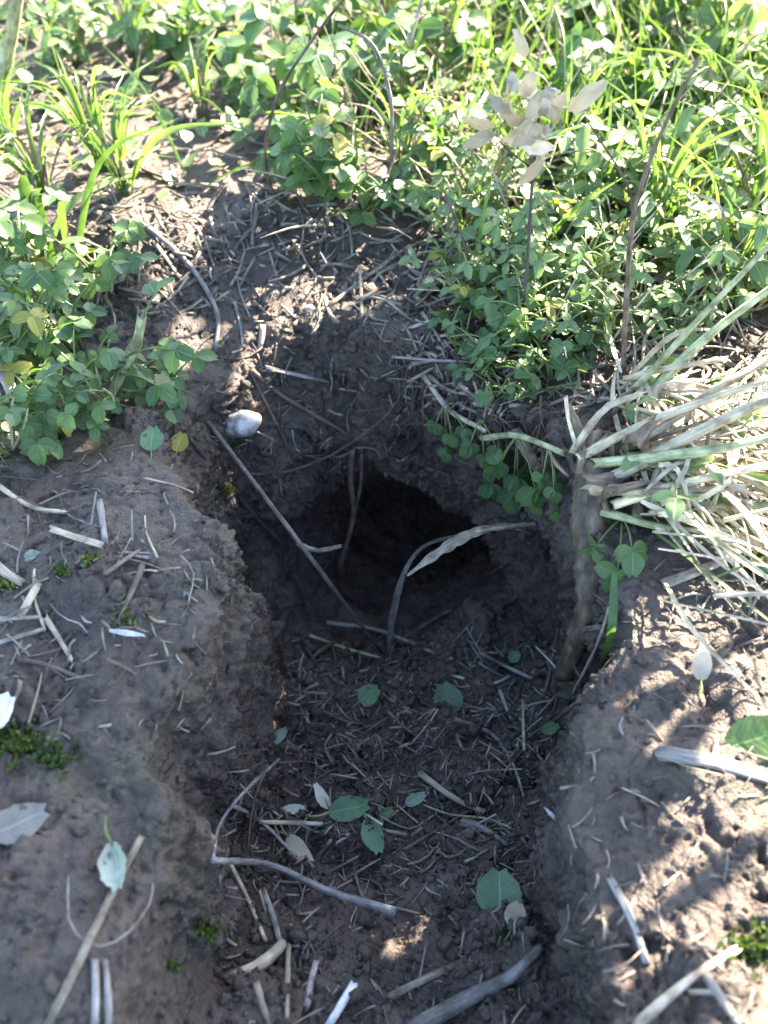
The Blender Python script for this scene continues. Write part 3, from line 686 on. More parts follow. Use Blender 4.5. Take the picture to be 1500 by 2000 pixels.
mb = MB(); tube(mb, [AY(930, 1038, ry - 1.1), AY(990, 1030, ry - .7), G(1040, 1042, .2)], .08, .05); mb.build('side_branch', M['straw'], bk, P[-1])

# ------------------------------------------------------------------ small straw bits in zones
bits = []
for k in range(22):
    mb = MB(); r_ = random.Random(100 + k); L = r_.uniform(.6, 1.5); r = r_.uniform(.028, .062)
    tube(mb, [(-L / 2, 0, 0), (r_.uniform(-.2, .2), r_.uniform(-.14, .14), r_.uniform(-.02, .1)), (L / 2, r_.uniform(-.1, .1), 0)], r, r * r_.uniform(.5, 1), n=6, sides=6, rough=.2, flat=r_.choice([.35, .6, .9]), hint=(0, 0, 1), rnd=r_, jag=1.2)
    for mt in ('straw', 'grey', 'brown'): bits.append((mt, mb.mesh('straw_bit', M[mt])))
LM = [(468, 822, 'the oval pebble'), (605, 602, 'the tiny pebble'), (874, 1366, 'the specked round leaf'), (722, 1358, 'the dark torn leaf'), (538, 1434, 'the pale leaf scrap'),
 (684, 1582, 'the wide green leaf'), (727, 1636, 'the leaf across the straw'), (974, 1746, 'the low round leaf'), (242, 1690, 'the folded pale leaf'), (252, 1236, 'the white seed husk'),
 (152, 1058, 'the clean cut straw'), (258, 1150, 'the forked brown twig'), (60, 1172, 'the stout straw stub'), (100, 1305, 'the knobbly brown twig'), (60, 990, 'the long left edge straw'),
 (507, 658, 'the stout upright stub'), (580, 745, 'the bark chip'), (395, 555, 'the curved grey stick'), (325, 505, 'the straw inside the bend'), (720, 540, 'the pale stick above the rim'),
 (860, 712, 'the purplish twig'), (855, 626, 'the bent grey twig'), (1022, 1420, 'the thin upright straw'), (985, 1310, 'the pale jointed twig'), (880, 1556, 'the stout split straw'),
 (650, 1625, 'the long straight straw'), (470, 1560, 'the bowed grey twig'), (600, 1720, 'the whitish twig'), (505, 1885, 'the broken hollow stalk'), (820, 1918, 'the yellowish jointed straw'),
 (940, 1935, 'the big weathered branch'), (1228, 1795, 'the grey flank straw'), (1345, 1915, 'the long corner twig'), (1395, 1490, 'the wide bark strip'), (1380, 1105, 'the flat straw strip'),
 (1478, 1440, 'the edge leaf on the mound'), (1085, 1345, 'the taproot foot'), (750, 1285, 'the long stick end'), (810, 1300, 'the greenish reed'), (930, 1625, 'the frayed fibre bundle'),
 (1000, 1490, 'the curved trench twig'), (537, 386, 'the arched stem foot'), (715, 415, 'the short rim clover'), (900, 480, 'the fine rim grass'), (970, 560, 'the leaning pale plant'),
 (1018, 655, 'the withered flower foot'), (1216, 752, 'the tall stem foot'), (905, 690, 'the small rim sprig'), (965, 770, 'the overhang sprig'), (1260, 552, 'the level grey stem'),
 (240, 375, 'the broad bladed tuft'), (446, 972, 'the rim moss'), (676, 858, 'the slanting brown twig'), (1370, 1310, 'the brown leaf curl'), (30, 1450, 'the moss cushion')]
used_labels = set()
def scatter_bits(zone, count, group, sc=(0.7, 1.6), mats=('straw', 'grey', 'brown'), name='straw_bit'):
    """every bit is told by its length, tone and the nearest thing one can find"""
    done = tries = 0
    while done < count and tries < count * 12:
        tries += 1
        px, py = rng.uniform(zone[0], zone[2]), rng.uniform(zone[1], zone[3]); s = rng.uniform(*sc); ln = rng.uniform(.75, 1.6)
        mt, me = rng.choice([b for b in bits if b[0] in mats])
        cand = sorted(LM, key=lambda l: (l[0] - px) ** 2 + (l[1] - py) ** 2)[:3]
        lab = None
        for lx, ly, nm in cand:
            dx, dy = px - lx, py - ly
            if dx * dx + dy * dy > 170 ** 2: continue
            if abs(dx) > 2.2 * abs(dy): side = 'right of' if dx > 0 else 'left of'
            elif abs(dy) > 2.2 * abs(dx): side = 'below' if dy > 0 else 'above'
            else: side = ('below' if dy > 0 else 'above') + ' and ' + ('right of' if dx > 0 else 'left of')
            l = '%s %s straw bit %s %s' % ('longish' if s * ln > 1.35 else 'short', {'straw': 'pale', 'grey': 'grey', 'brown': 'brown'}[mt], side, nm)
            if l not in used_labels: lab = l; break
        if lab is None: continue
        used_labels.add(lab); done += 1
        p, n = hit(px, py); o = link(name, me)
        q = n.to_track_quat('Z', 'Y') @ Quaternion((0, 0, 1), rng.uniform(0, 6.28)) @ Quaternion((0, 1, 0), rng.gauss(0, .16))
        o.matrix_world = Matrix.LocRotScale((p + n * (.03 * s)) * S, q, Vector((s * ln, s, s)))
        tag(o, lab, 'straw', group)
scatter_bits((0, 900, 330, 1420), 40, 'straw bits on the left mound', (.9, 1.8))
scatter_bits((560, 1270, 1090, 1480), 54, 'straw bits on the burrow floor', (.8, 2.2))
scatter_bits((430, 1500, 1040, 1800), 50, 'straw bits on the trench floor', (.8, 2.1))
scatter_bits((440, 1800, 1060, 2000), 16, 'straw bits at the trench bottom', (1., 1.8))
scatter_bits((1120, 1100, 1500, 2000), 34, 'straw bits on the right mound', (.8, 1.6), ('straw', 'grey'))
scatter_bits((400, 600, 880, 900), 34, 'straw bits on the back slope', (.8, 1.7))
scatter_bits((230, 380, 900, 610), 44, 'straw bits above the burrow', (1.1, 2.3))
scatter_bits((800, 480, 1300, 780), 34, 'straw bits above the right wall', (1.1, 2.3))
def surface_roots(zone, count, group, mats=('brown', 'dark', 'grey')):
    done = tries = 0
    while done < count and tries < 400:
        tries += 1
        x, y = rng.uniform(zone[0], zone[2]), rng.uniform(zone[1], zone[3])
        nm = min(LM, key=lambda l: (l[0] - x) ** 2 + (l[1] - y) ** 2); mt = rng.choice(mats)
        lab = 'thin %s root fibre winding %s %s' % ({'brown': 'brown', 'dark': 'dark', 'grey': 'grey'}[mt], ('right of' if x > nm[0] else 'left of') if abs(x - nm[0]) > abs(y - nm[1]) else ('below' if y > nm[1] else 'above'), nm[2])
        if lab in used_labels: continue
        used_labels.add(lab); done += 1
        an = rng.uniform(0, 6.28); st = rng.uniform(18, 42); P = []
        for k in range(rng.randint(4, 7)):
            P.append(G(x, y, rng.uniform(.0, .28))); an += rng.gauss(0, .55); x += math.cos(an) * st; y += math.sin(an) * st
        if max((P[i + 1] - P[i]).length for i in range(len(P) - 1)) > 3.5: continue
        r = rng.uniform(.03, .075); mb = MB(); tube(mb, P, r, r * .5, sides=5, rough=.2, nodes=3)
        tag(mb.build('root_fibre', M[mt], None, P[0]), lab, 'root', group)
surface_roots((420, 620, 900, 900), 16, 'root fibres on the back slope')
surface_roots((600, 1240, 1080, 1480), 12, 'root fibres on the burrow floor')
surface_roots((440, 1480, 1020, 1780), 10, 'root fibres on the trench floor')
surface_roots((20, 920, 420, 1400), 6, 'root fibres on the left mound')
def hanging_roots():
    mb = MB()
    for _ in range(90):
        px = rng.uniform(770, 1110); py = 700 + (px - 770) * .48 + rng.gauss(0, 34); p, n = hit(px, py); L = rng.uniform(.8, 3.2)
        q = p - n * .1; m_ = q + Vector((rng.gauss(0, .3), -.5 - .25 * L * rng.random(), -.3 * L)); e = m_ + Vector((rng.gauss(0, .35), rng.gauss(-.1, .3), -.7 * L))
        tube(mb, [q, m_, e], rng.uniform(.02, .06), .015, n=6, sides=4, rough=.2)
    tag(mb.build('hanging_rootlets', M['brown']), 'fine brown rootlets hanging from the overhanging right rim', 'roots', kind='stuff')
hanging_roots()
# finer litter that nobody could count
def litter(name, label, zones, mat, r=(.02, .05), L=(.3, 1.0)):
    mb = MB()
    for (x0, y0, x1, y1), cnt, s in zones:
        for _ in range(cnt):
            p, n = hit(rng.uniform(x0, x1), rng.uniform(y0, y1))
            d = Vector((rng.uniform(-1, 1), rng.uniform(-1, 1), rng.uniform(-1, 1))); d = (d - n * d.dot(n)).normalized(); l = (L[0] + (L[1] - L[0]) * rng.random() ** 1.7) * s; rr = rng.uniform(*r) * s
            k = n * (rr * rng.uniform(-.5, 1)); c = n.cross(d).normalized() * rng.uniform(-.12, .12) * l
            tube(mb, [p + k - d * l / 2, p + k + c + n * rng.uniform(0, .1) * l, p + k + d * l / 2 + n * rng.uniform(-.05, .3) * l], rr, rr * .6, n=3, sides=4, rough=.15, hint=tuple(n))
    o = mb.build(name, M[mat]); tag(o, label, 'litter', kind='stuff')
litter('straw_litter', 'fine pale plant litter strewn over soil and mounds', [((0, 850, 420, 1450), 130, .8), ((560, 1250, 1080, 1480), 330, 1.2), ((430, 1450, 1050, 1760), 300, 1.2), ((430, 1760, 1050, 2000), 60, 1), ((1100, 1100, 1500, 2000), 120, .9),
       ((400, 600, 900, 950), 160, .8), ((100, 350, 1000, 620), 520, 1.7), ((800, 450, 1500, 800), 620, 1.9), ((0, 0, 1500, 400), 700, 2.2)], 'litter', (.02, .085), (.25, 1.7))
litter('root_litter', 'fine dark rootlets and debris strewn over the soil', [((560, 1200, 1080, 1480), 170, 1.2), ((430, 1450, 1050, 1760), 140, 1.2), ((400, 600, 1080, 1200), 240, 1.0), ((760, 560, 1120, 830), 260, 1.6), ((0, 850, 560, 1500), 110, .8), ((100, 350, 1000, 620), 160, 1.3)], 'brown', (.02, .055), (.4, 1.6))

# ------------------------------------------------------------------ leaves and plants
def leaflet_mesh(name, mat, wide, notch, curl, fold, seed, nl=8, crumple=.012):
    r_ = random.Random(seed); mb = MB(); na = 4
    for i in range(nl + 1):
        t = i / nl
        w = wide * 0.5 * (math.sin(math.pi * min(1, t * 0.94 + 0.03) ** 0.85) ** 0.62)
        if t >= 1: w = wide * 0.16
        for j in range(-na // 2, na // 2 + 1):
            u = j / (na / 2); ju = 1 + (r_.uniform(-.05, .05) if abs(u) == 1 else 0)
            y = t - (notch * (1 - abs(u)) if i == nl else 0) + 0.03 * abs(u) * (i == nl)
            mb.v.append(Vector((u * w * ju + r_.uniform(-crumple, crumple) * .5, y + r_.uniform(-crumple, crumple) * .4, fold * abs(u) * w + curl * t * t + r_.uniform(-crumple, crumple)))); mb.uv.append((0.5 + u * 0.5, t))
    c = na + 1
    for i in range(nl):
        for j in range(na):
            A = i * c + j; mb.f.append((A, A + 1, A + c + 1, A + c))
    return mb.mesh(name, mat)
LV = {}
for k in range(6):
    LV.setdefault('clover', []).append(leaflet_mesh('leaflet', M['clover'], .86, .08, rng.uniform(-.22, .05), rng.uniform(.05, .4), k))
    LV.setdefault('vetch', []).append(leaflet_mesh('leaflet', M['vetch'], .58, .01, rng.uniform(-.25, .05), rng.uniform(.05, .45), 20 + k))
    LV.setdefault('yellow', []).append(leaflet_mesh('leaflet', M['yellow'], .75, .04, rng.uniform(-.4, .1), rng.uniform(.1, .5), 40 + k))
    LV.setdefault('withered', []).append(leaflet_mesh('leaflet', M['withered'], .5, .03, rng.uniform(-.9, .5), rng.uniform(-.5, .9), 60 + k, crumple=.075))
def place_leaflet(parent, kind, p, d, nrm, size, base, rnd=rng):
    y = d.normalized(); z = (nrm - y * nrm.dot(y))
    if z.length < 1e-3: z = y.orthogonal()
    z.normalize(); x = y.cross(z)
    o = link('leaflet', rnd.choice(LV[kind]), parent)
    m = Matrix((x, y, z)).transposed()
    o.matrix_local = Matrix.LocRotScale((p - base) * S, m.to_quaternion(), Vector((size, size, size)))
    return o
def leaf(plant, kind, a, b, size, base, face=None, droop=0.0, rnd=rng, pr_=.055, count=3):
    """petiole from a to b with three leaflets at its end"""
    a, b = Vector(a), Vector(b); d = (b - a).normalized()
    mid = a.lerp(b, .55) + Vector((0, 0, .12 * (b - a).length))
    mb = MB(); tube(mb, [a, mid, b], pr_, pr_ * .8, n=5, sides=5, rough=.05); lf = mb.build('leaf', M['stem'], plant, base)
    up = Vector((0, 0, 1)); h = Vector((d.x, d.y, 0))
    if h.length < .2: an = rnd.uniform(0, 6.28); h = Vector((math.cos(an), math.sin(an), 0))
    h.normalize(); face = Vector(face) if face else (up + Vector((rnd.gauss(0, .35), rnd.gauss(-.1, .35), 0))).normalized()
    fw_ = (h - face * h.dot(face)).normalized(); sd_ = face.cross(fw_)
    for k, an in enumerate((0, 1.75, -1.75)[:count]):
        dd = fw_ * math.cos(an + rnd.gauss(0, .15)) + sd_ * math.sin(an) - up * (droop + rnd.uniform(0, .35))
        place_leaflet(lf, kind, b + d * (.12 if k == 0 else 0), dd, face + Vector((rnd.gauss(0, .25), rnd.gauss(0, .25), rnd.gauss(0, .1))), size * rnd.uniform(.82, 1.1) * (1.0 if k == 0 else .93), base, rnd)
    return lf
def plant(name, label, px, py, h, nst, size, kind='clover', lean=(0, 0), spread=.5, lpc=4, seed=None, cat='plant', group='clover plants', yellow=.03, at=None, pet=1.6, small=False):
    rnd = random.Random(seed if seed is not None else hash((px, py)) % 99991)
    base = Vector(at) if at else G(px, py); root = empty(name, base); tag(root, label, cat, group)
    for s in range(nst):
        an = rnd.uniform(0, 6.28); sp = spread * rnd.uniform(.3, 1.0) * h
        b0 = base + Vector((math.cos(an), math.sin(an), 0)) * rnd.uniform(0, .08 * h + .2) - Vector((0, 0, .15))
        tip = b0 + Vector((math.cos(an) * sp + lean[0] * h, math.sin(an) * sp + lean[1] * h, h * rnd.uniform(.6, 1.05)))
        mid = b0.lerp(tip, .5) + Vector((rnd.gauss(0, .06), rnd.gauss(0, .06), .1)) * h
        mb = MB(); P = tube(mb, [b0, mid, tip], .085, .05, n=9, sides=6, rough=.08, nodes=2, rnd=rnd)
        mb.build('stem', M['stem'] if rnd.random() < .8 else M['greenstalk'], root, base)
        for k in range(lpc):
            t = min(1.0, .25 + .75 * (k + rnd.uniform(0, .7)) / max(1, lpc - .3)); q = P[int(t * 9)]
            a2 = rnd.uniform(0, 6.28); L = pet * rnd.uniform(.5, 1.2)
            e = q + Vector((math.cos(a2) * L, math.sin(a2) * L, L * rnd.uniform(.0, .75)))
            kd = 'yellow' if rnd.random() < yellow else kind
            leaf(root, kd, q, e, size * rnd.uniform(.7, 1.15), base, rnd=rnd, droop=rnd.uniform(-.1, .3))
    return root
PL = [ # label, px, py, height, stems, leaf size, kind, lean, spread, leaves per stem
 ('clover with large leaves at the left edge under the branch stub', 20, 880, 3.2, 5, 1.35, 'clover', (0, 0), .5, 3),
 ('low bushy clover left of the fallen yellowing leaf', 120, 850, 3.4, 6, 1.25, 'clover', (0, 0), .55, 3),
 ('leafy clover around the broken upright stalk', 215, 800, 4.0, 6, 1.15, 'clover', (0, 0), .55, 3),
 ('dense clover filling the middle of the left edge', 60, 720, 5.0, 7, 1.3, 'clover', (0, 0), .5, 4),
 ('tall clover rising behind the broken upright stalk', 150, 680, 5.5, 6, 1.35, 'clover', (0, 0), .45, 3),
 ('clover with bright young leaf shoot at the upper left edge', 60, 560, 6.0, 5, 1.5, 'clover', (0, 0), .35, 3),
 ('clover sprig with drooping leaves over the slope above the pebble', 310, 770, 2.4, 3, 1.15, 'clover', (.25, -.1), .5, 3),
 ('round leaved clover right of the bright shoot', 215, 570, 3.6, 4, 1.35, 'clover', (0, 0), .5, 3),
 ('clover clump in the top middle behind the arched stem', 650, 385, 5.5, 7, 1.5, 'clover', (0, 0), .45, 4),
 ('clover left of the middle clump with pale leaves', 585, 370, 4.5, 5, 1.5, 'clover', (-.1, 0), .45, 3),
 ('short clover at the bare soil edge below the middle clump', 715, 415, 3.0, 4, 1.35, 'clover', (.1, 0), .5, 3),
 ('clover right of the middle clump before the large stone', 850, 330, 5.0, 6, 1.6, 'clover', (0, 0), .45, 3),
 ('tall clover with big sunlit leaves at the top middle', 560, 250, 7.5, 5, 2.0, 'clover', (-.05, 0), .35, 3),
 ('clover filling the gap behind the arched stem', 730, 230, 6.0, 7, 1.7, 'clover', (0, 0), .5, 4),
 ('tall clover at the top left of the large stone', 860, 170, 6.5, 5, 2.0, 'clover', (0, 0), .4, 3),
 ('clover at the top edge left of the middle', 640, 130, 6.5, 7, 1.9, 'clover', (0, 0), .5, 4),
 ('clover patch at the top edge in the left part', 340, 110, 4.5, 6, 1.8, 'clover', (0, 0), .6, 3),
 ('loose clover in the top left corner beside the pale stalk', 150, 120, 5.0, 6, 1.7, 'vetch', (0, 0), .6, 3),
 ('clover above the grass tuft at the top left', 450, 190, 4.5, 5, 1.7, 'clover', (0, 0), .5, 3),
 ('clover behind the pale stone near the top', 980, 90, 6.0, 7, 1.9, 'clover', (0, 0), .5, 4),
 ('pale leafed plant right of the withered flower', 1120, 470, 6.0, 6, 1.7, 'vetch', (.05, 0), .45, 4),
 ('sunlit pale plant beside the tall brown stem', 1190, 400, 7.0, 6, 2.0, 'vetch', (0, 0), .45, 4),
 ('pale leafy plant leaning out over the rim at the right', 970, 560, 4.8, 6, 1.2, 'vetch', (.05, -.05), .4, 4),
 ('bright sunlit plant at the right edge below the top', 1420, 420, 7.0, 7, 1.9, 'vetch', (0, 0), .5, 4),
 ('dense pale plant behind the straw clump', 1330, 560, 6.0, 8, 1.6, 'vetch', (0, 0), .5, 4),
 ('pale plant at the right edge above the straw clump', 1460, 600, 6.0, 7, 1.7, 'vetch', (0, 0), .5, 4),
 ('round leaved plant in the upper right behind the tall stem', 1300, 300, 6.5, 7, 2.0, 'clover', (0, 0), .5, 4),
 ('pale plant with large leaves in the top right corner', 1420, 180, 9.0, 6, 2.6, 'vetch', (0, 0), .45, 4),
 ('clover in the upper right left of the tall stem', 1170, 240, 6.0, 6, 1.9, 'clover', (0, 0), .5, 4),
 ('clover at the top edge right of the middle', 1130, 90, 6.0, 7, 2.0, 'clover', (0, 0), .5, 4),
 ('sunlit plant at the top edge near the right corner', 1290, 100, 8.0, 7, 2.2, 'vetch', (0, 0), .5, 4),
 ('small round leaved clover sprig beside the foot of the tall stem', 1235, 715, 2.6, 2, 1.25, 'clover', (0, 0), .4, 2),
 ('small clover sprig rooted above the purplish twig', 905, 690, 1.8, 3, .95, 'clover', (0, 0), .5, 2),
 ('tiny leaved sprig on the overhang above the hole', 965, 770, 1.8, 4, .75, 'clover', (0, 0), .6, 3),
 ('green sprig standing above the root chunk', 1050, 690, 3.5, 4, 1.0, 'clover', (0, 0), .5, 3),
 ('small pale plant between rim and withered flower', 1040, 610, 3.6, 5, 1.1, 'vetch', (0, 0), .5, 3),
 ('small leaved plant spilling over the rim left of the withered flower', 905, 570, 3.4, 6, .95, 'vetch', (0, -.1), .6, 4),
 ('small leaved plant on the rim under the withered flower', 1000, 650, 3.2, 6, .9, 'clover', (0, -.1), .6, 4),
 ('tangled pale plant right of the withered flower foot', 1095, 590, 4.2, 7, 1.05, 'vetch', (0, 0), .6, 4),
 ('tangled plant left of the tall stem foot', 1150, 660, 3.8, 7, 1.0, 'vetch', (0, 0), .6, 4),
 ('small plant in front of the level grey stem', 1190, 600, 4.6, 6, 1.1, 'vetch', (0, 0), .55, 4),
 ('small plant at the back edge of the straw clump', 1310, 670, 3.8, 6, 1.0, 'vetch', (0, 0), .6, 4),
 ('low sprig at the right rim near the purplish twig end', 960, 715, 2.2, 5, .8, 'clover', (0, -.15), .7, 3),
 ('low sprig above the stout root chunk at the rim', 1080, 745, 2.4, 5, .85, 'clover', (0, -.1), .7, 3),
 ('small pale plant left of the fine rim grass', 840, 430, 3.6, 5, 1.1, 'vetch', (0, 0), .55, 3),
 ('pale plant between the fine rim grass and withered flower', 950, 450, 5.0, 6, 1.2, 'vetch', (0, 0), .5, 4),
]
for i, (lb, px, py, h, ns, sz, kd, ln, sp, lp) in enumerate(PL):
    plant('clover_plant' if kd == 'clover' else 'leafy_plant', lb, px, py, h, ns + (2 if kd == 'vetch' or i < 8 else 0), sz * (.76 if i < 8 else .9 if kd == 'clover' else .8), kd, ln, sp, lp, seed=500 + i, group='clover and leafy plants round the burrow')

# the broken upright stalk at the left
b0 = G(205, 800, .2); mb = MB(); tp = AZ(276, 622, b0.z + 5.2)
tube(mb, [b0, AZ(238, 725, b0.z + 1.9), AZ(266, 668, b0.z + 3.7), tp], .3, .22, sides=8, rough=.18, nodes=3, jag=1.5)
bs = mb.build('broken_stalk', M['greenstalk'], None, b0); tag(bs, 'broken brown and green stalk standing upright in the left clover', 'stalk')
lf = leaf(bs, 'clover', tp - Vector((0, 0, .4)), tp + Vector((.9, .3, 1.3)), 1.1, b0, droop=-.5, count=2)
leaf(bs, 'clover', b0.lerp(tp, .6), b0.lerp(tp, .6) + Vector((2.6, -.4, .8)), 1.2, b0, droop=.4)
leaf(bs, 'clover', b0.lerp(tp, .4), b0.lerp(tp, .4) + Vector((2.2, -1.2, .4)), 1.2, b0, droop=.4)

# sprigs hanging at the hole
def sprig(name, label, a, ends, kind, size, droop=.5, cat='sprig'):
    root = empty(name, a); tag(root, label, cat, 'sprigs hanging at the hole')
    for e in ends:
        e = Vector(e); leaf(root, kind, a, e, size * rng.uniform(.85, 1.1), a, droop=droop, face=Vector((rng.gauss(-.2, .3), -.75 + rng.gauss(0, .2), .65)))
    return root
a = G(1010, 850, 1.0)
sprig('hanging_sprig', 'clover sprig hanging from the overhang into the hole', a, [G(975, 905, 2.6), G(1010, 930, 2.4), G(1045, 955, 2.0), G(960, 945, 2.2), G(1000, 965, 1.6)], 'clover', 1.3, .8)
a = G(1215, 1010, .5)
sprig('hanging_sprig', 'clover sprig hanging under the straw clump beside the taproot', a, [AZ(1235, 1075, 1.6), AZ(1205, 1120, .8), AZ(1350, 1020, 2.2), AZ(1165, 1065, .4)], 'clover', 1.25, .5)

for lb, p0, ends, sz in [
    ('small leaved sprig trailing over the lip above the hole', (868, 792, .4), [(850, 830, 1.2), (882, 850, 1.6), (905, 835, 1.4), (872, 880, 1.6)], .8),
    ('small leaved sprig trailing over the lip right of the pale root', (938, 818, .4), [(918, 868, 1.6), (945, 890, 1.8), (968, 872, 1.4)], .85),
    ('trailing sprig hanging beside the stout root chunk', (1072, 868, .6), [(1060, 930, 1.4), (1082, 955, 1.2), (1048, 985, 1.2), (1090, 1000, .9)], .8)]:
    a = G(*p0); sprig('hanging_sprig', lb, a, [G(*e) for e in ends], 'clover', sz, .7)

# grass tufts
def tuft(label, px, py, blades, seed, name='grass_tuft', dry=0):
    rnd = random.Random(seed); base = G(px, py); root = empty(name, base); tag(root, label, 'grass', 'grass tufts')
    for (ex, ey, ez, w) in blades:
        tip = base + Vector((ex, ey, ez)); mid = base.lerp(tip, .5) + Vector((-ex * .12, -ey * .12, abs(ez) * .28 + .5))
        mb = MB(); ribbon(mb, [base + Vector((rnd.gauss(0, .2), rnd.gauss(0, .2), -.1)), mid, tip], w, (rnd.uniform(-1, 1), -1, .8), fold=.4, tip=.06, twist=rnd.uniform(-.8, .8), rnd=rnd)
        mb.build('blade', M['straw'] if rnd.random() < max(dry, .16) else M['grass'], root, base)
def rb(n, h, sp, seed, w=.16, bias=(0, 0)):
    r_ = random.Random(seed); out = []
    for _ in range(int(n * 1.6)):
        a = r_.uniform(0, 6.28); d = sp * r_.uniform(.3, 1)
        out.append((math.cos(a) * d + bias[0], math.sin(a) * d + bias[1], h * r_.uniform(.35, 1), w * .62 * r_.uniform(.6, 1.3)))
    return out
tuft('grass tuft with a broad blade reaching right at the upper left', 240, 375, rb(11, 6, 4.5, 1, .2) + [(8.2, 1.0, 4.2, .22), (3.0, 3.5, 7, .15), (.8, .5, 5, .18)], 31)
tuft('grass tuft behind the broad bladed tuft', 200, 330, rb(14, 8, 6, 2, .17), 32)
tuft('spreading grass tuft at the left edge', 90, 370, rb(13, 5.5, 7, 3, .19), 33)
tuft('single long grass shoot arching over the left slope', 150, 540, [(7.0, 3.5, 8.2, .22), (-3, 1, 4, .2), (1, -.5, 5.5, .26)], 34)
tuft('grass shoot with bright pointed tip at the left edge', 95, 520, [(.2, -.3, 6.4, .38), (.9, .2, 5.2, .42), (-3.5, 1, 3, .25), (5.0, 4.0, 3.6, .25)], 35)
tuft('grass tuft at the left edge above the leaves', 20, 300, rb(12, 6, 6, 4, .18), 36)
tuft('thin grass tuft left of the arched stem', 400, 240, rb(9, 6, 4, 5, .16), 37)
tuft('grass tuft beside the tall brown stem', 1260, 480, rb(14, 9, 6, 6, .18), 38)
tuft('grass tuft in front of the right edge plants', 1400, 620, rb(16, 9, 7, 7, .2), 39)
tuft('tall grass tuft at the right edge', 1470, 480, rb(16, 11, 7, 8, .22), 40)
tuft('grass tuft behind the withered flower', 1090, 330, rb(12, 8, 6, 9, .18), 41)
tuft('grass tuft at the upper right', 1370, 290, rb(14, 9, 7, 10, .2), 42)
tuft('fine grass growing among the middle clover', 780, 340, rb(10, 6, 4, 11, .13), 43)
tuft('fine grass tuft on the rim left of the pale plant', 900, 480, rb(9, 5, 3.5, 12, .12), 44)
tuft('grass tuft at the top left corner', 260, 100, rb(12, 7, 7, 13, .2), 45)
tuft('grass tuft at the top edge in the middle', 760, 90, rb(12, 8, 7, 14, .2), 46)
a = G(1200, 1120, 1.0); mb = MB(); ribbon(mb, [a, G(1192, 1240, 1.6), G(1167, 1308, 1.4)], .2, (0, -1, .3), fold=.3, tip=.05)
tag(mb.build('grass_shoot', M['grass'], None, a), 'green grass blade hanging down beside the taproot', 'grass blade')

# ------------------------------------------------------------------ cut straw clump with its taproot
cr = Vector((11.0, 1.2, 1.6)); clump = empty('straw_clump', cr)
tag(clump, 'sunlit clump of cut pale stalks on a taproot at the right edge of the hole', 'straw clump')
mb = MB(); tr = [AZ(1165, 905, 2.0), G(1146, 1000, .3), G(1148, 1100, .3), G(1144, 1200, .3), G(1110, 1292, .25), G(1085, 1348, -.1)]
tube(mb, tr, .78, .46, n=60, sides=14, rough=.14, bulge=lambda k: 1.1 - .25 * k + .07 * math.sin(k * 31) + .05 * math.sin(k * 77) + .05 * math.sin(k * 140))
root = mb.build('taproot', M['root'], clump, cr)
for pts, r in (([(1090, 1228, .6), (1075, 1310, .8), (1058, 1372, .1)], .1), ([(1175, 1225, .5), (1128, 1236, .8), (1118, 1290, .8), (1142, 1335, .2)], .14), ([(1160, 1160, .7), (1185, 1178, .6), (1196, 1190, .3)], .08)):
    mb = MB(); tube(mb, [G(*p) for p in pts], r, r * .6, sides=6, rough=.2); mb.build('rootlet', M['root'], root, cr)
mb = MB()                                         # knobbly crown where the stalks spring
for k in range(26):
    rr = random.Random(k); c = Vector((11.2 + rr.gauss(0, 1.1), 1.2 + rr.gauss(0, 1.3), 2.0 + rr.gauss(0, .6))); d = Vector((rr.gauss(.2, 1), rr.gauss(.3, 1), rr.uniform(.2, 1.2))).normalized()
    tube(mb, [c - d * .7, c, c + d * rr.uniform(.5, 1.3)], rr.uniform(.25, .5), .15, n=6, sides=7, rough=.3, rnd=rr, jag=1)
mb.build('crown', M['root'], clump, cr)
def stalk(pts, r, mat, r1=None):
    mb = MB(); tube(mb, pts, r, r1 or r * .7, sides=7, rough=.1, nodes=2, jag=1.0); mb.build('stalk', M[mat], clump, cr)
for pts, r, mat in [
 ([(1240, 760, 3.0), (1350, 640, 6), (1530, 450, 10)], .28, 'greenstalk'), ([(1270, 770, 3), (1380, 660, 5), (1530, 545, 7.5)], .36, 'greenstalk'),
 ([(1130, 895, 2.5), (1280, 820, 4.0), (1520, 735, 5.5)], .34, 'sunlit_straw'), ([(1150, 960, 1.8), (1330, 860, 4.2), (1520, 770, 6.5)], .46, 'sunlit_straw'),
 ([(1160, 905, 2.6), (1380, 880, 4.4), (1520, 850, 5)], .36, 'greenstalk'), ([(1200, 985, 1.6), (1350, 940, 3.2), (1520, 905, 4.0)], .36, 'sunlit_straw'),
 ([(1180, 1000, 1.2), (1300, 1030, 1.6), (1430, 1035, 1.8)], .3, 'greenstalk'), ([(1210, 960, 2.2), (1380, 985, 2.4), (1520, 990, 2.4)], .4, 'greenstalk'),
 ([(1220, 740, 3.0), (1300, 720, 4.0), (1420, 700, 4.4)], .25, 'sunlit_straw'), ([(1120, 880, 2.3), (1180, 800, 4), (1250, 770, 4.4)], .3, 'sunlit_straw'),
 ([(1250, 860, 3.2), (1400, 760, 4.6), (1520, 690, 5.4)], .33, 'sunlit_straw'), ([(1240, 900, 2.4), (1420, 925, 3.0), (1520, 960, 3.0)], .3, 'sunlit_straw'),
 ([(1110, 930, 2), (1085, 905, 2.4), (1072, 880, 2.6)], .14, 'root'), ([(1125, 870, 2.6), (1110, 820, 3.6), (1105, 775, 4.2)], .14, 'sunlit_straw'),
 ([(1190, 960, 2.4), (1300, 960, 2.8), (1460, 950, 3.2)], .28, 'sunlit_straw')]:
    stalk([AZ(*p) for p in pts], r * .68, mat)
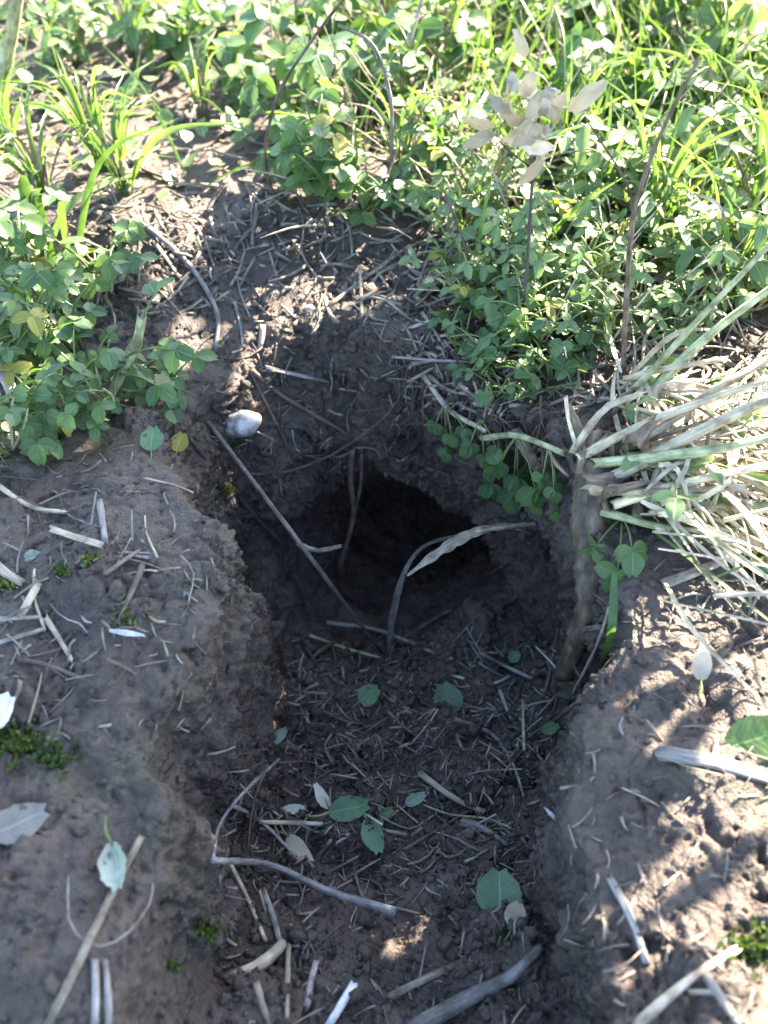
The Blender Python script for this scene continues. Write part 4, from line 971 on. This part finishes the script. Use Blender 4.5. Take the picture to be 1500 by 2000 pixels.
for k in range(270):
    rr = random.Random(900 + k); an = max(-1.2, min(1.5, rr.gauss(.1, .85))); L = rr.uniform(2.5, 10); el = rr.uniform(-.08, .24)
    b = Vector((11.6 + abs(rr.gauss(0, 2.4)), 1.0 + rr.gauss(0, 2.3), 1.8 + rr.uniform(-.6, 1.3))); d = Vector((math.cos(an), math.sin(an), el))
    e = b + d * L; g, _ = drop(e.x, e.y); e.z = max(min(e.z, g.z + rr.uniform(.1, 2.6)), g.z + .2)
    m_ = b.lerp(e, rr.uniform(.3, .7)) + Vector((rr.gauss(0, .7), rr.gauss(0, .7), rr.uniform(.1, 1.5)))
    if rr.random() < .45: stalk([b, m_, e], rr.uniform(.04, .12), rr.choice(['sunlit_straw', 'sunlit_straw', 'straw', 'greenstalk']))
    else:
        mb = MB(); ribbon(mb, [b, m_, e], rr.uniform(.05, .17), (0, -.5, 1), fold=.3, wave=.1, tip=.1, twist=rr.uniform(-1, 1), rnd=rr); mb.build('dry_leaf', M['sunlit_straw'] if rr.random() < .6 else (M['withered'] if rr.random() < .6 else M['grass']), clump, cr)
for k in range(9):
    rr = random.Random(950 + k); b = cr + Vector((rr.uniform(1, 7), rr.uniform(-2.5, 3), rr.uniform(.2, 1.8)))
    leaf(clump, 'vetch', b, b + Vector((rr.gauss(0, 1), rr.gauss(-.5, 1), rr.uniform(.2, 1.2))), rr.uniform(.9, 1.5), cr, rnd=rr)

# ------------------------------------------------------------------ tall dead stems
def tall(name, label, pts, r, r1, mat, twigs=(), cat='stem'):
    b = G(*pts[-1][:2]); P = [AY(px, py, b.y + dy) for px, py, dy in pts[:-1]] + [b]
    mb = MB(); tube(mb, P, r1, r, sides=7, rough=.12, nodes=4, n=26); o = mb.build(name, M[mat], None, b); tag(o, label, cat)
    for tw in twigs:
        m2 = MB(); tube(m2, [AY(px, py, b.y + dy) for px, py, dy in tw], r * .5, r * .3, sides=5); m2.build('side_branch', M[mat], o, b)
    return o, b, P
tall('arched_stem', 'thin brown stem arching over the clover at the top middle', [(700, -40, 1), (605, 85, .4), (546, 180, 0), (521, 270, 0), (519, 330, 0), (537, 386)], .11, .08, 'brown')
tall('dead_stem', 'grey dead stem curving over behind the arched stem', [(660, 48, 0), (728, 88, 0), (762, 190, 0), (765, 290, 0), (770, 372)], .13, .09, 'grey')
tall('dead_stem', 'tall bare brown stem standing right of the withered flower', [(1362, 118, 1), (1282, 280, .5), (1236, 430, 0), (1223, 600, 0), (1216, 752)], .14, .07, 'brown', [[(1236, 430, 0), (1225, 360, .5), (1150, 240, 1)]])
tall('pale_stalk', 'thick pale green stalk standing in the top left corner', [(40, -40, 0), (18, 90, 0), (0, 170, 0), (-12, 260)], .55, .42, 'greenstalk')
tall('dead_stem', 'thin dark dead stem left of the withered flower', [(870, 380, 0), (905, 470, 0), (925, 545, 0), (930, 600)], .08, .06, 'dark')
tall('dead_stem', 'leaning grey stem at the top middle right', [(830, -20, 2), (800, 80, 1), (775, 165, 0), (770, 215)], .14, .12, 'grey')
wf, wb, WP = tall('withered_flower', 'withered pale flower on a thin dark stem at the upper right', [(1052, 232, 0), (1040, 350, 0), (1033, 460, 0), (1026, 560, 0), (1018, 655)], .1, .07, 'dark', [[(1042, 330, 0), (1000, 300, 0), (975, 275, .3)]], 'flower')
for c, n in ((WP[0], 16), (AY(990, 250, wb.y), 9)):
    for k in range(n):
        d = Vector((rng.gauss(0, .7), rng.gauss(0, .7), rng.uniform(-.6, 1.3))).normalized()
        o = place_leaflet(wf, 'withered', c + d * .15 + Vector((rng.gauss(0, .5), rng.gauss(0, .4), rng.gauss(0, .8))), d, Vector((rng.gauss(0, 1), -1, rng.gauss(.3, .5))), rng.uniform(1.0, 1.7), wb); o.name = 'petal'

# ------------------------------------------------------------------ fallen leaves
def fallen(label, px, py, size, mat, rot, tilt=.2, wide=.9, notch=.05, curl=.1, fold=.12, stalk=True, lift=.32, seed=0, name='fallen_leaf', crumple=.02):
    p, n = hit(px, py); n = (n * .5 + Vector((0, -.55, .8)) * .5).normalized()
    me = leaflet_mesh(name, M[mat], wide, notch, curl, fold, 200 + seed, nl=12, crumple=crumple)
    o = link(name, me); y = Vector((math.cos(rot), math.sin(rot), 0)); y = (y - n * y.dot(n)).normalized(); x = y.cross(n)
    o.matrix_world = Matrix.LocRotScale((p + n * lift - y * size * .5) * S, Matrix((x, y, n)).transposed().to_quaternion(), Vector((size,) * 3))
    tag(o, label, 'leaf', 'fallen leaves in and around the burrow')
    if stalk:
        mb = MB(); tube(mb, [(0, .03, 0), (.05, -.3, .02), (-.03, -.6, -.02)], .035, .025, n=5, sides=5); q = mb.build('leaf_stalk', M['stem'], o); 
    return o
fallen('round green leaf with dark specks on the burrow floor', 874, 1366, 1.75, 'spotted', 1.9, seed=1, wide=.95)
fallen('dark torn leaf left of the specked round leaf', 722, 1358, 1.3, 'spotted', .6, seed=2)
fallen('pale curled leaf scrap on the left of the floor', 538, 1434, 1.1, 'palefallen', 1.2, seed=3, wide=.6, curl=.4)
fallen('wide green leaf beside the long pale straw', 684, 1582, 2.0, 'spotted', .15, seed=4, wide=.62)
fallen('small green leaf right of the wide green leaf', 742, 1586, 1.1, 'fallen', .5, seed=5, wide=.6)
fallen('green leaf crossing over the long pale straw', 727, 1636, 1.7, 'spotted', -1.2, seed=6, wide=.6)
fallen('round green leaf low in the trench at right', 974, 1746, 2.05, 'fallen', 1.5, seed=7, wide=1.0, curl=-.05)
fallen('brown crumpled leaf scrap behind the low round leaf', 1012, 1786, 1.1, 'withered', 1.0, seed=8, curl=.5)
fallen('pale green folded leaf stuck on the left foreground straw', 242, 1690, 1.7, 'palefallen', -1.25, seed=9, wide=.62, fold=.9, curl=.35, lift=.5, crumple=.05)
fallen('dull green leaf hanging at the foot of the left clover', 300, 868, 1.4, 'spotted', 1.6, seed=10, wide=.85, lift=.4)
fallen('yellowing spotted leaf at the foot of the left clover', 350, 874, 1.2, 'yellow', 1.4, seed=11, wide=.8, lift=.4)
fallen('tiny pale leaf scrap on the left mound', 68, 1092, .8, 'palefallen', .3, seed=12, stalk=False)
fallen('curled pale leaf at the right side of the trench', 808, 1556, 1.1, 'palefallen', .7, seed=13, wide=.6, curl=.3)
fallen('small greenish leaf scrap in the middle of the trench', 570, 1586, 1.2, 'palefallen', .2, seed=14, wide=.45)
fallen('brown curled leaf on the trench floor near the bowed twig', 630, 1568, 1.2, 'withered', 2.2, seed=15, wide=.5, curl=.6)
fallen('brown crumpled leaf left of the long pale straw', 570, 1658, 1.5, 'withered', -.7, seed=16, wide=.6, curl=.5)
fallen('green leaf lying on top of the right mound at the edge', 1478, 1440, 2.6, 'clover', .3, seed=17, wide=.7)
fallen('small green seedling leaf on the far side of the floor', 1004, 1282, .8, 'fallen', .8, seed=18)
fallen('dark green leaf scrap under the twigs at the right', 1080, 1420, 1.1, 'fallen', .4, seed=19, wide=.6)
fallen('grey dead leaf pressed into the left foreground mound', 40, 1612, 2.0, 'deadleaf', .5, seed=20, wide=.7, stalk=False)
fallen('brown dead leaf curl lying on the sunny right mound', 1370, 1310, 1.3, 'withered', 1.3, seed=21, wide=.6, curl=.6)
fallen('yellowed leaf held among the clover at the top middle', 480, 175, 2.6, 'yellow', 2.9, seed=22, wide=.6, lift=4.0)
fallen('white seed husk lying on the left mound', 252, 1236, 1.5, 'husk', -.15, seed=23, wide=.16, fold=.6, stalk=False, name='seed_husk')
fallen('white feathery husk on the edge of the right mound', 1080, 1582, .9, 'husk', 1.9, seed=24, wide=.22, fold=.6, stalk=False, name='seed_husk')
fallen('white scrap of husk at the left edge of the picture', 4, 1388, 1.6, 'husk', 1.0, seed=25, wide=.7, fold=.4, stalk=False, name='seed_husk')

# ------------------------------------------------------------------ moss
def moss(label, px, py, rx, cnt, h=.35, seed=0):
    rnd = random.Random(seed); mb = MB(); c = G(px, py)
    for _ in range(cnt):
        p, n = hit(px + rnd.gauss(0, rx) * rnd.uniform(.3, 1.35), py + rnd.gauss(0, rx * .7) * rnd.uniform(.3, 1.35)); hh = h * .75 * rnd.uniform(.35, 1.2)
        for k in range(5):
            a = rnd.uniform(0, 6.28); d = (n + Vector((math.cos(a), math.sin(a), .1)) * rnd.uniform(.4, 1.3)).normalized(); s = n.cross(d).normalized() if n.cross(d).length > .01 else Vector((1, 0, 0))
            q = p + n * (hh * rnd.uniform(0, .8)); w = hh * .17; i = len(mb.v)
            mb.v += [q - s * w, q + d * hh * .4 - s * w * 1.3, q + d * hh * .75, q + d * hh * .4 + s * w * 1.3, q + s * w]; mb.uv += [(0, 0), (0, .5), (.5, 1), (1, .5), (1, 0)]
            mb.f.append((i, i + 1, i + 2, i + 3, i + 4))
    tag(mb.build('moss_patch', M['moss'], None, c), label, 'moss', 'moss patches on the soil')
moss('bright green moss cushion at the lower left edge', 30, 1450, 26, 260, .38, 1)
moss('yellow green moss tufts right of the left edge cushion', 108, 1482, 24, 120, .35, 2)
moss('tiny moss tuft below the clean cut straw piece', 122, 1118, 10, 60, .32, 3)
moss('tiny moss tuft right of the clean cut straw piece', 176, 1092, 9, 45, .3, 4)
moss('small moss dots beside the white seed husk', 245, 1205, 18, 60, .25, 5)
moss('moss fringe along the left rim of the burrow', 446, 956, 5, 60, .32, 6)
moss('moss dot at the left edge above the frayed straw', 10, 1145, 10, 70, .32, 7)
moss('moss patch at the foot of the left foreground mound', 410, 1822, 18, 120, .28, 8)
moss('moss dot on the left foreground mound', 335, 1888, 8, 50, .3, 9)
moss('sunlit yellow moss at the bottom right edge', 1480, 1850, 26, 160, .4, 10)
moss('sunlit moss patch at the right edge under the straw clump', 1490, 1105, 16, 120, .4, 11)
moss('dim moss film beside the pebble on the left slope', 470, 868, 14, 60, .2, 12)

# ------------------------------------------------------------------ undergrowth that reads as one mass
def undergrowth():
    ml, mg, md = MB(), MB(), MB(); rnd = random.Random(77)
    def lf1(p, s):
        a = rnd.uniform(0, 6.28); y = Vector((math.cos(a), math.sin(a), rnd.uniform(-.4, .5))).normalized(); n = Vector((rnd.gauss(0, .4), rnd.gauss(0, .4), 1)).normalized(); x = y.cross(n).normalized(); i = len(ml.v)
        for u, v in ((0, 0), (-.3, .25), (-.42, .6), (-.25, .92), (0, 1), (.25, .92), (.42, .6), (.3, .25)):
            ml.v.append(p + x * u * s + y * v * s + n * abs(u) * .3 * s); ml.uv.append((.5 + u, v))
        ml.f += [(i, i + 1, i + 2, i + 3), (i, i + 3, i + 4, i + 5), (i, i + 5, i + 6, i + 7)]
    def clear(x, y):     # bare soil around the burrow and beside the trench
        return (abs(x) < 26 and y < 16) or (-19 < x < 3 and y < 24) or (y < 10 and x < 34)
    for k in range(5200):
        far = k > 3600
        x, y = (rnd.uniform(-60, 60), rnd.uniform(8, 62)) if not far else (rnd.uniform(-130, 130), rnd.uniform(50, 220))
        if clear(x, y): continue
        if y < 62 and x < 4 and rnd.random() < (.8 if y < 42 else .5): continue
        g = drop(x, y, 40)[0]; hh = rnd.uniform(.5, 3.5 if not far else 6)
        for _ in range(2 if not far else 3): lf1(g + Vector((rnd.gauss(0, .9), rnd.gauss(0, .9), hh * rnd.uniform(.3, 1))), rnd.uniform(.9, 1.7) * (1.5 if far else 1))
        for _ in range(rnd.choice((0, 1, 1, 2)) if x > -6 or far else rnd.choice((0, 0, 1))):
            d = Vector((rnd.gauss(0, 3), rnd.gauss(0, 3), rnd.uniform(3, 8 if not far else 14)))
            ribbon(mg, [g, g + d * .6 + Vector((0, 0, .6)), g + d], rnd.uniform(.06, .13), (rnd.gauss(0, 1), -1, .5), n=5, rnd=rnd)
    for k in range(1100):                        # dead stems standing and leaning in the right hand growth
        x, y = rnd.uniform(-4, 36), rnd.uniform(9, 60)
        if x < 7 and y < 21 or y < 10 + max(0, 8 - x): continue
        g = drop(x, y, 40)[0]; L = rnd.uniform(2.5, 9); d = Vector((rnd.gauss(0, .8), rnd.gauss(0, .8), rnd.uniform(.1, 1.2))).normalized() * L
        tube(md, [g, g + d * .55 + Vector((0, 0, .3)), g + d], rnd.uniform(.04, .11), .03, n=5, sides=5, rnd=rnd)
    tag(md.build('dead_stems', M['straw']), 'thin dead stems among the right hand plants', 'litter', kind='stuff')
    tag(ml.build('ground_cover', M['vetch']), 'low leafy ground cover between the plants', 'ground cover', kind='stuff')
    tag(mg.build('meadow_grass', M['grass']), 'thin meadow grass between the plants', 'grass', kind='stuff')
undergrowth()

# ------------------------------------------------------------------ unseen weeds added right of the view to cast shade over the burrow
FG = (WP[0] + Vector((-.6, 0, 0))) - sun_dir * (WP[0].z / sun_dir.z)  # crowns are left open round here so sun reaches the withered flower
def weed(label, x, y, h, crown0, rad, n, seed, lean=(-7, 0)):
    rnd = random.Random(seed); base = drop(x, y, 60)[0]; root = empty('added_shade_weed', base); tag(root, label, 'weed', 'added unseen weeds shading the burrow')
    mb = MB(); tube(mb, [base, base + Vector((lean[0] * .35, lean[1] * .35, h * .5)), base + Vector((lean[0], lean[1], h))], .45, .15, sides=7)
    for _ in range(12):
        z = rnd.uniform(crown0, h * .95); a = rnd.uniform(0, 6.28); p = base + Vector((lean[0] * z / h, lean[1] * z / h, z * .9)); tube(mb, [p, p + Vector((math.cos(a) * rad * .5, math.sin(a) * rad * .5, 2)), p + Vector((math.cos(a) * rad, math.sin(a) * rad, 3.5))], .15, .06, sides=5)
    mb.build('stem', M['stem'], root, base)
    ml = MB()
    done = 0
    while done < n:
        z = rnd.uniform(crown0, h + 2); a = rnd.uniform(0, 6.28); d = rad * math.sqrt(rnd.random())
        p = base + Vector((math.cos(a) * d + lean[0] * z / h, math.sin(a) * d + lean[1] * z / h, z)); s = rnd.uniform(2.4, 4.4)
        g = p - sun_dir * (z / sun_dir.z)               # leaves kept mostly where their shade is wanted on the ground
        if g.x > (6.5 if g.y < 3 else 2.5) + rnd.gauss(0, 1.3) or ((g - FG).length < 5.0 and g.x > -5.6) or g.y > (10 if g.x > -7 else 15) + rnd.gauss(0, 1.8): 
            if rnd.random() > .012: continue
        done += 1
        y_ = Vector((math.cos(a) + rnd.gauss(0, .5), math.sin(a) + rnd.gauss(0, .5), rnd.uniform(-.6, .4))).normalized(); nn = Vector((rnd.gauss(.3, .5), rnd.gauss(.2, .5), 1)).normalized(); x_ = y_.cross(nn).normalized(); i = len(ml.v)
        for u, v in ((0, 0), (-.2, .2), (-.3, .5), (-.18, .8), (0, 1), (.18, .8), (.3, .5), (.2, .2)):
            ml.v.append(p + x_ * u * s + y_ * v * s + nn * (abs(u) * .3 - v * v * .2) * s); ml.uv.append((.5 + u, v))
        ml.f += [(i, i + 1, i + 2, i + 3), (i, i + 3, i + 4, i + 5), (i, i + 5, i + 6, i + 7)]
    ml.build('crown', M['clover'], root, base)
for i, (lb, x, y, h, c0, rad, n) in enumerate([
    ('added unseen shade weed off to the right, nearest the camera', 36, 12, 42, 18, 8, 380), ('added unseen shade weed off to the right, second from the camera', 37, 22, 46, 19, 8, 460),
    ('added unseen shade weed off to the right, third from the camera', 37, 32, 50, 21, 8, 480), ('added unseen shade weed off to the right, farthest from the camera', 36, 41, 50, 26, 8, 420),
    ('tallest added unseen shade weed off to the right, standing behind the others', 36, 52, 57, 34, 8, 300)]):
    weed(lb, x, y, h, c0, rad, n, 60 + i, (-11, 0))
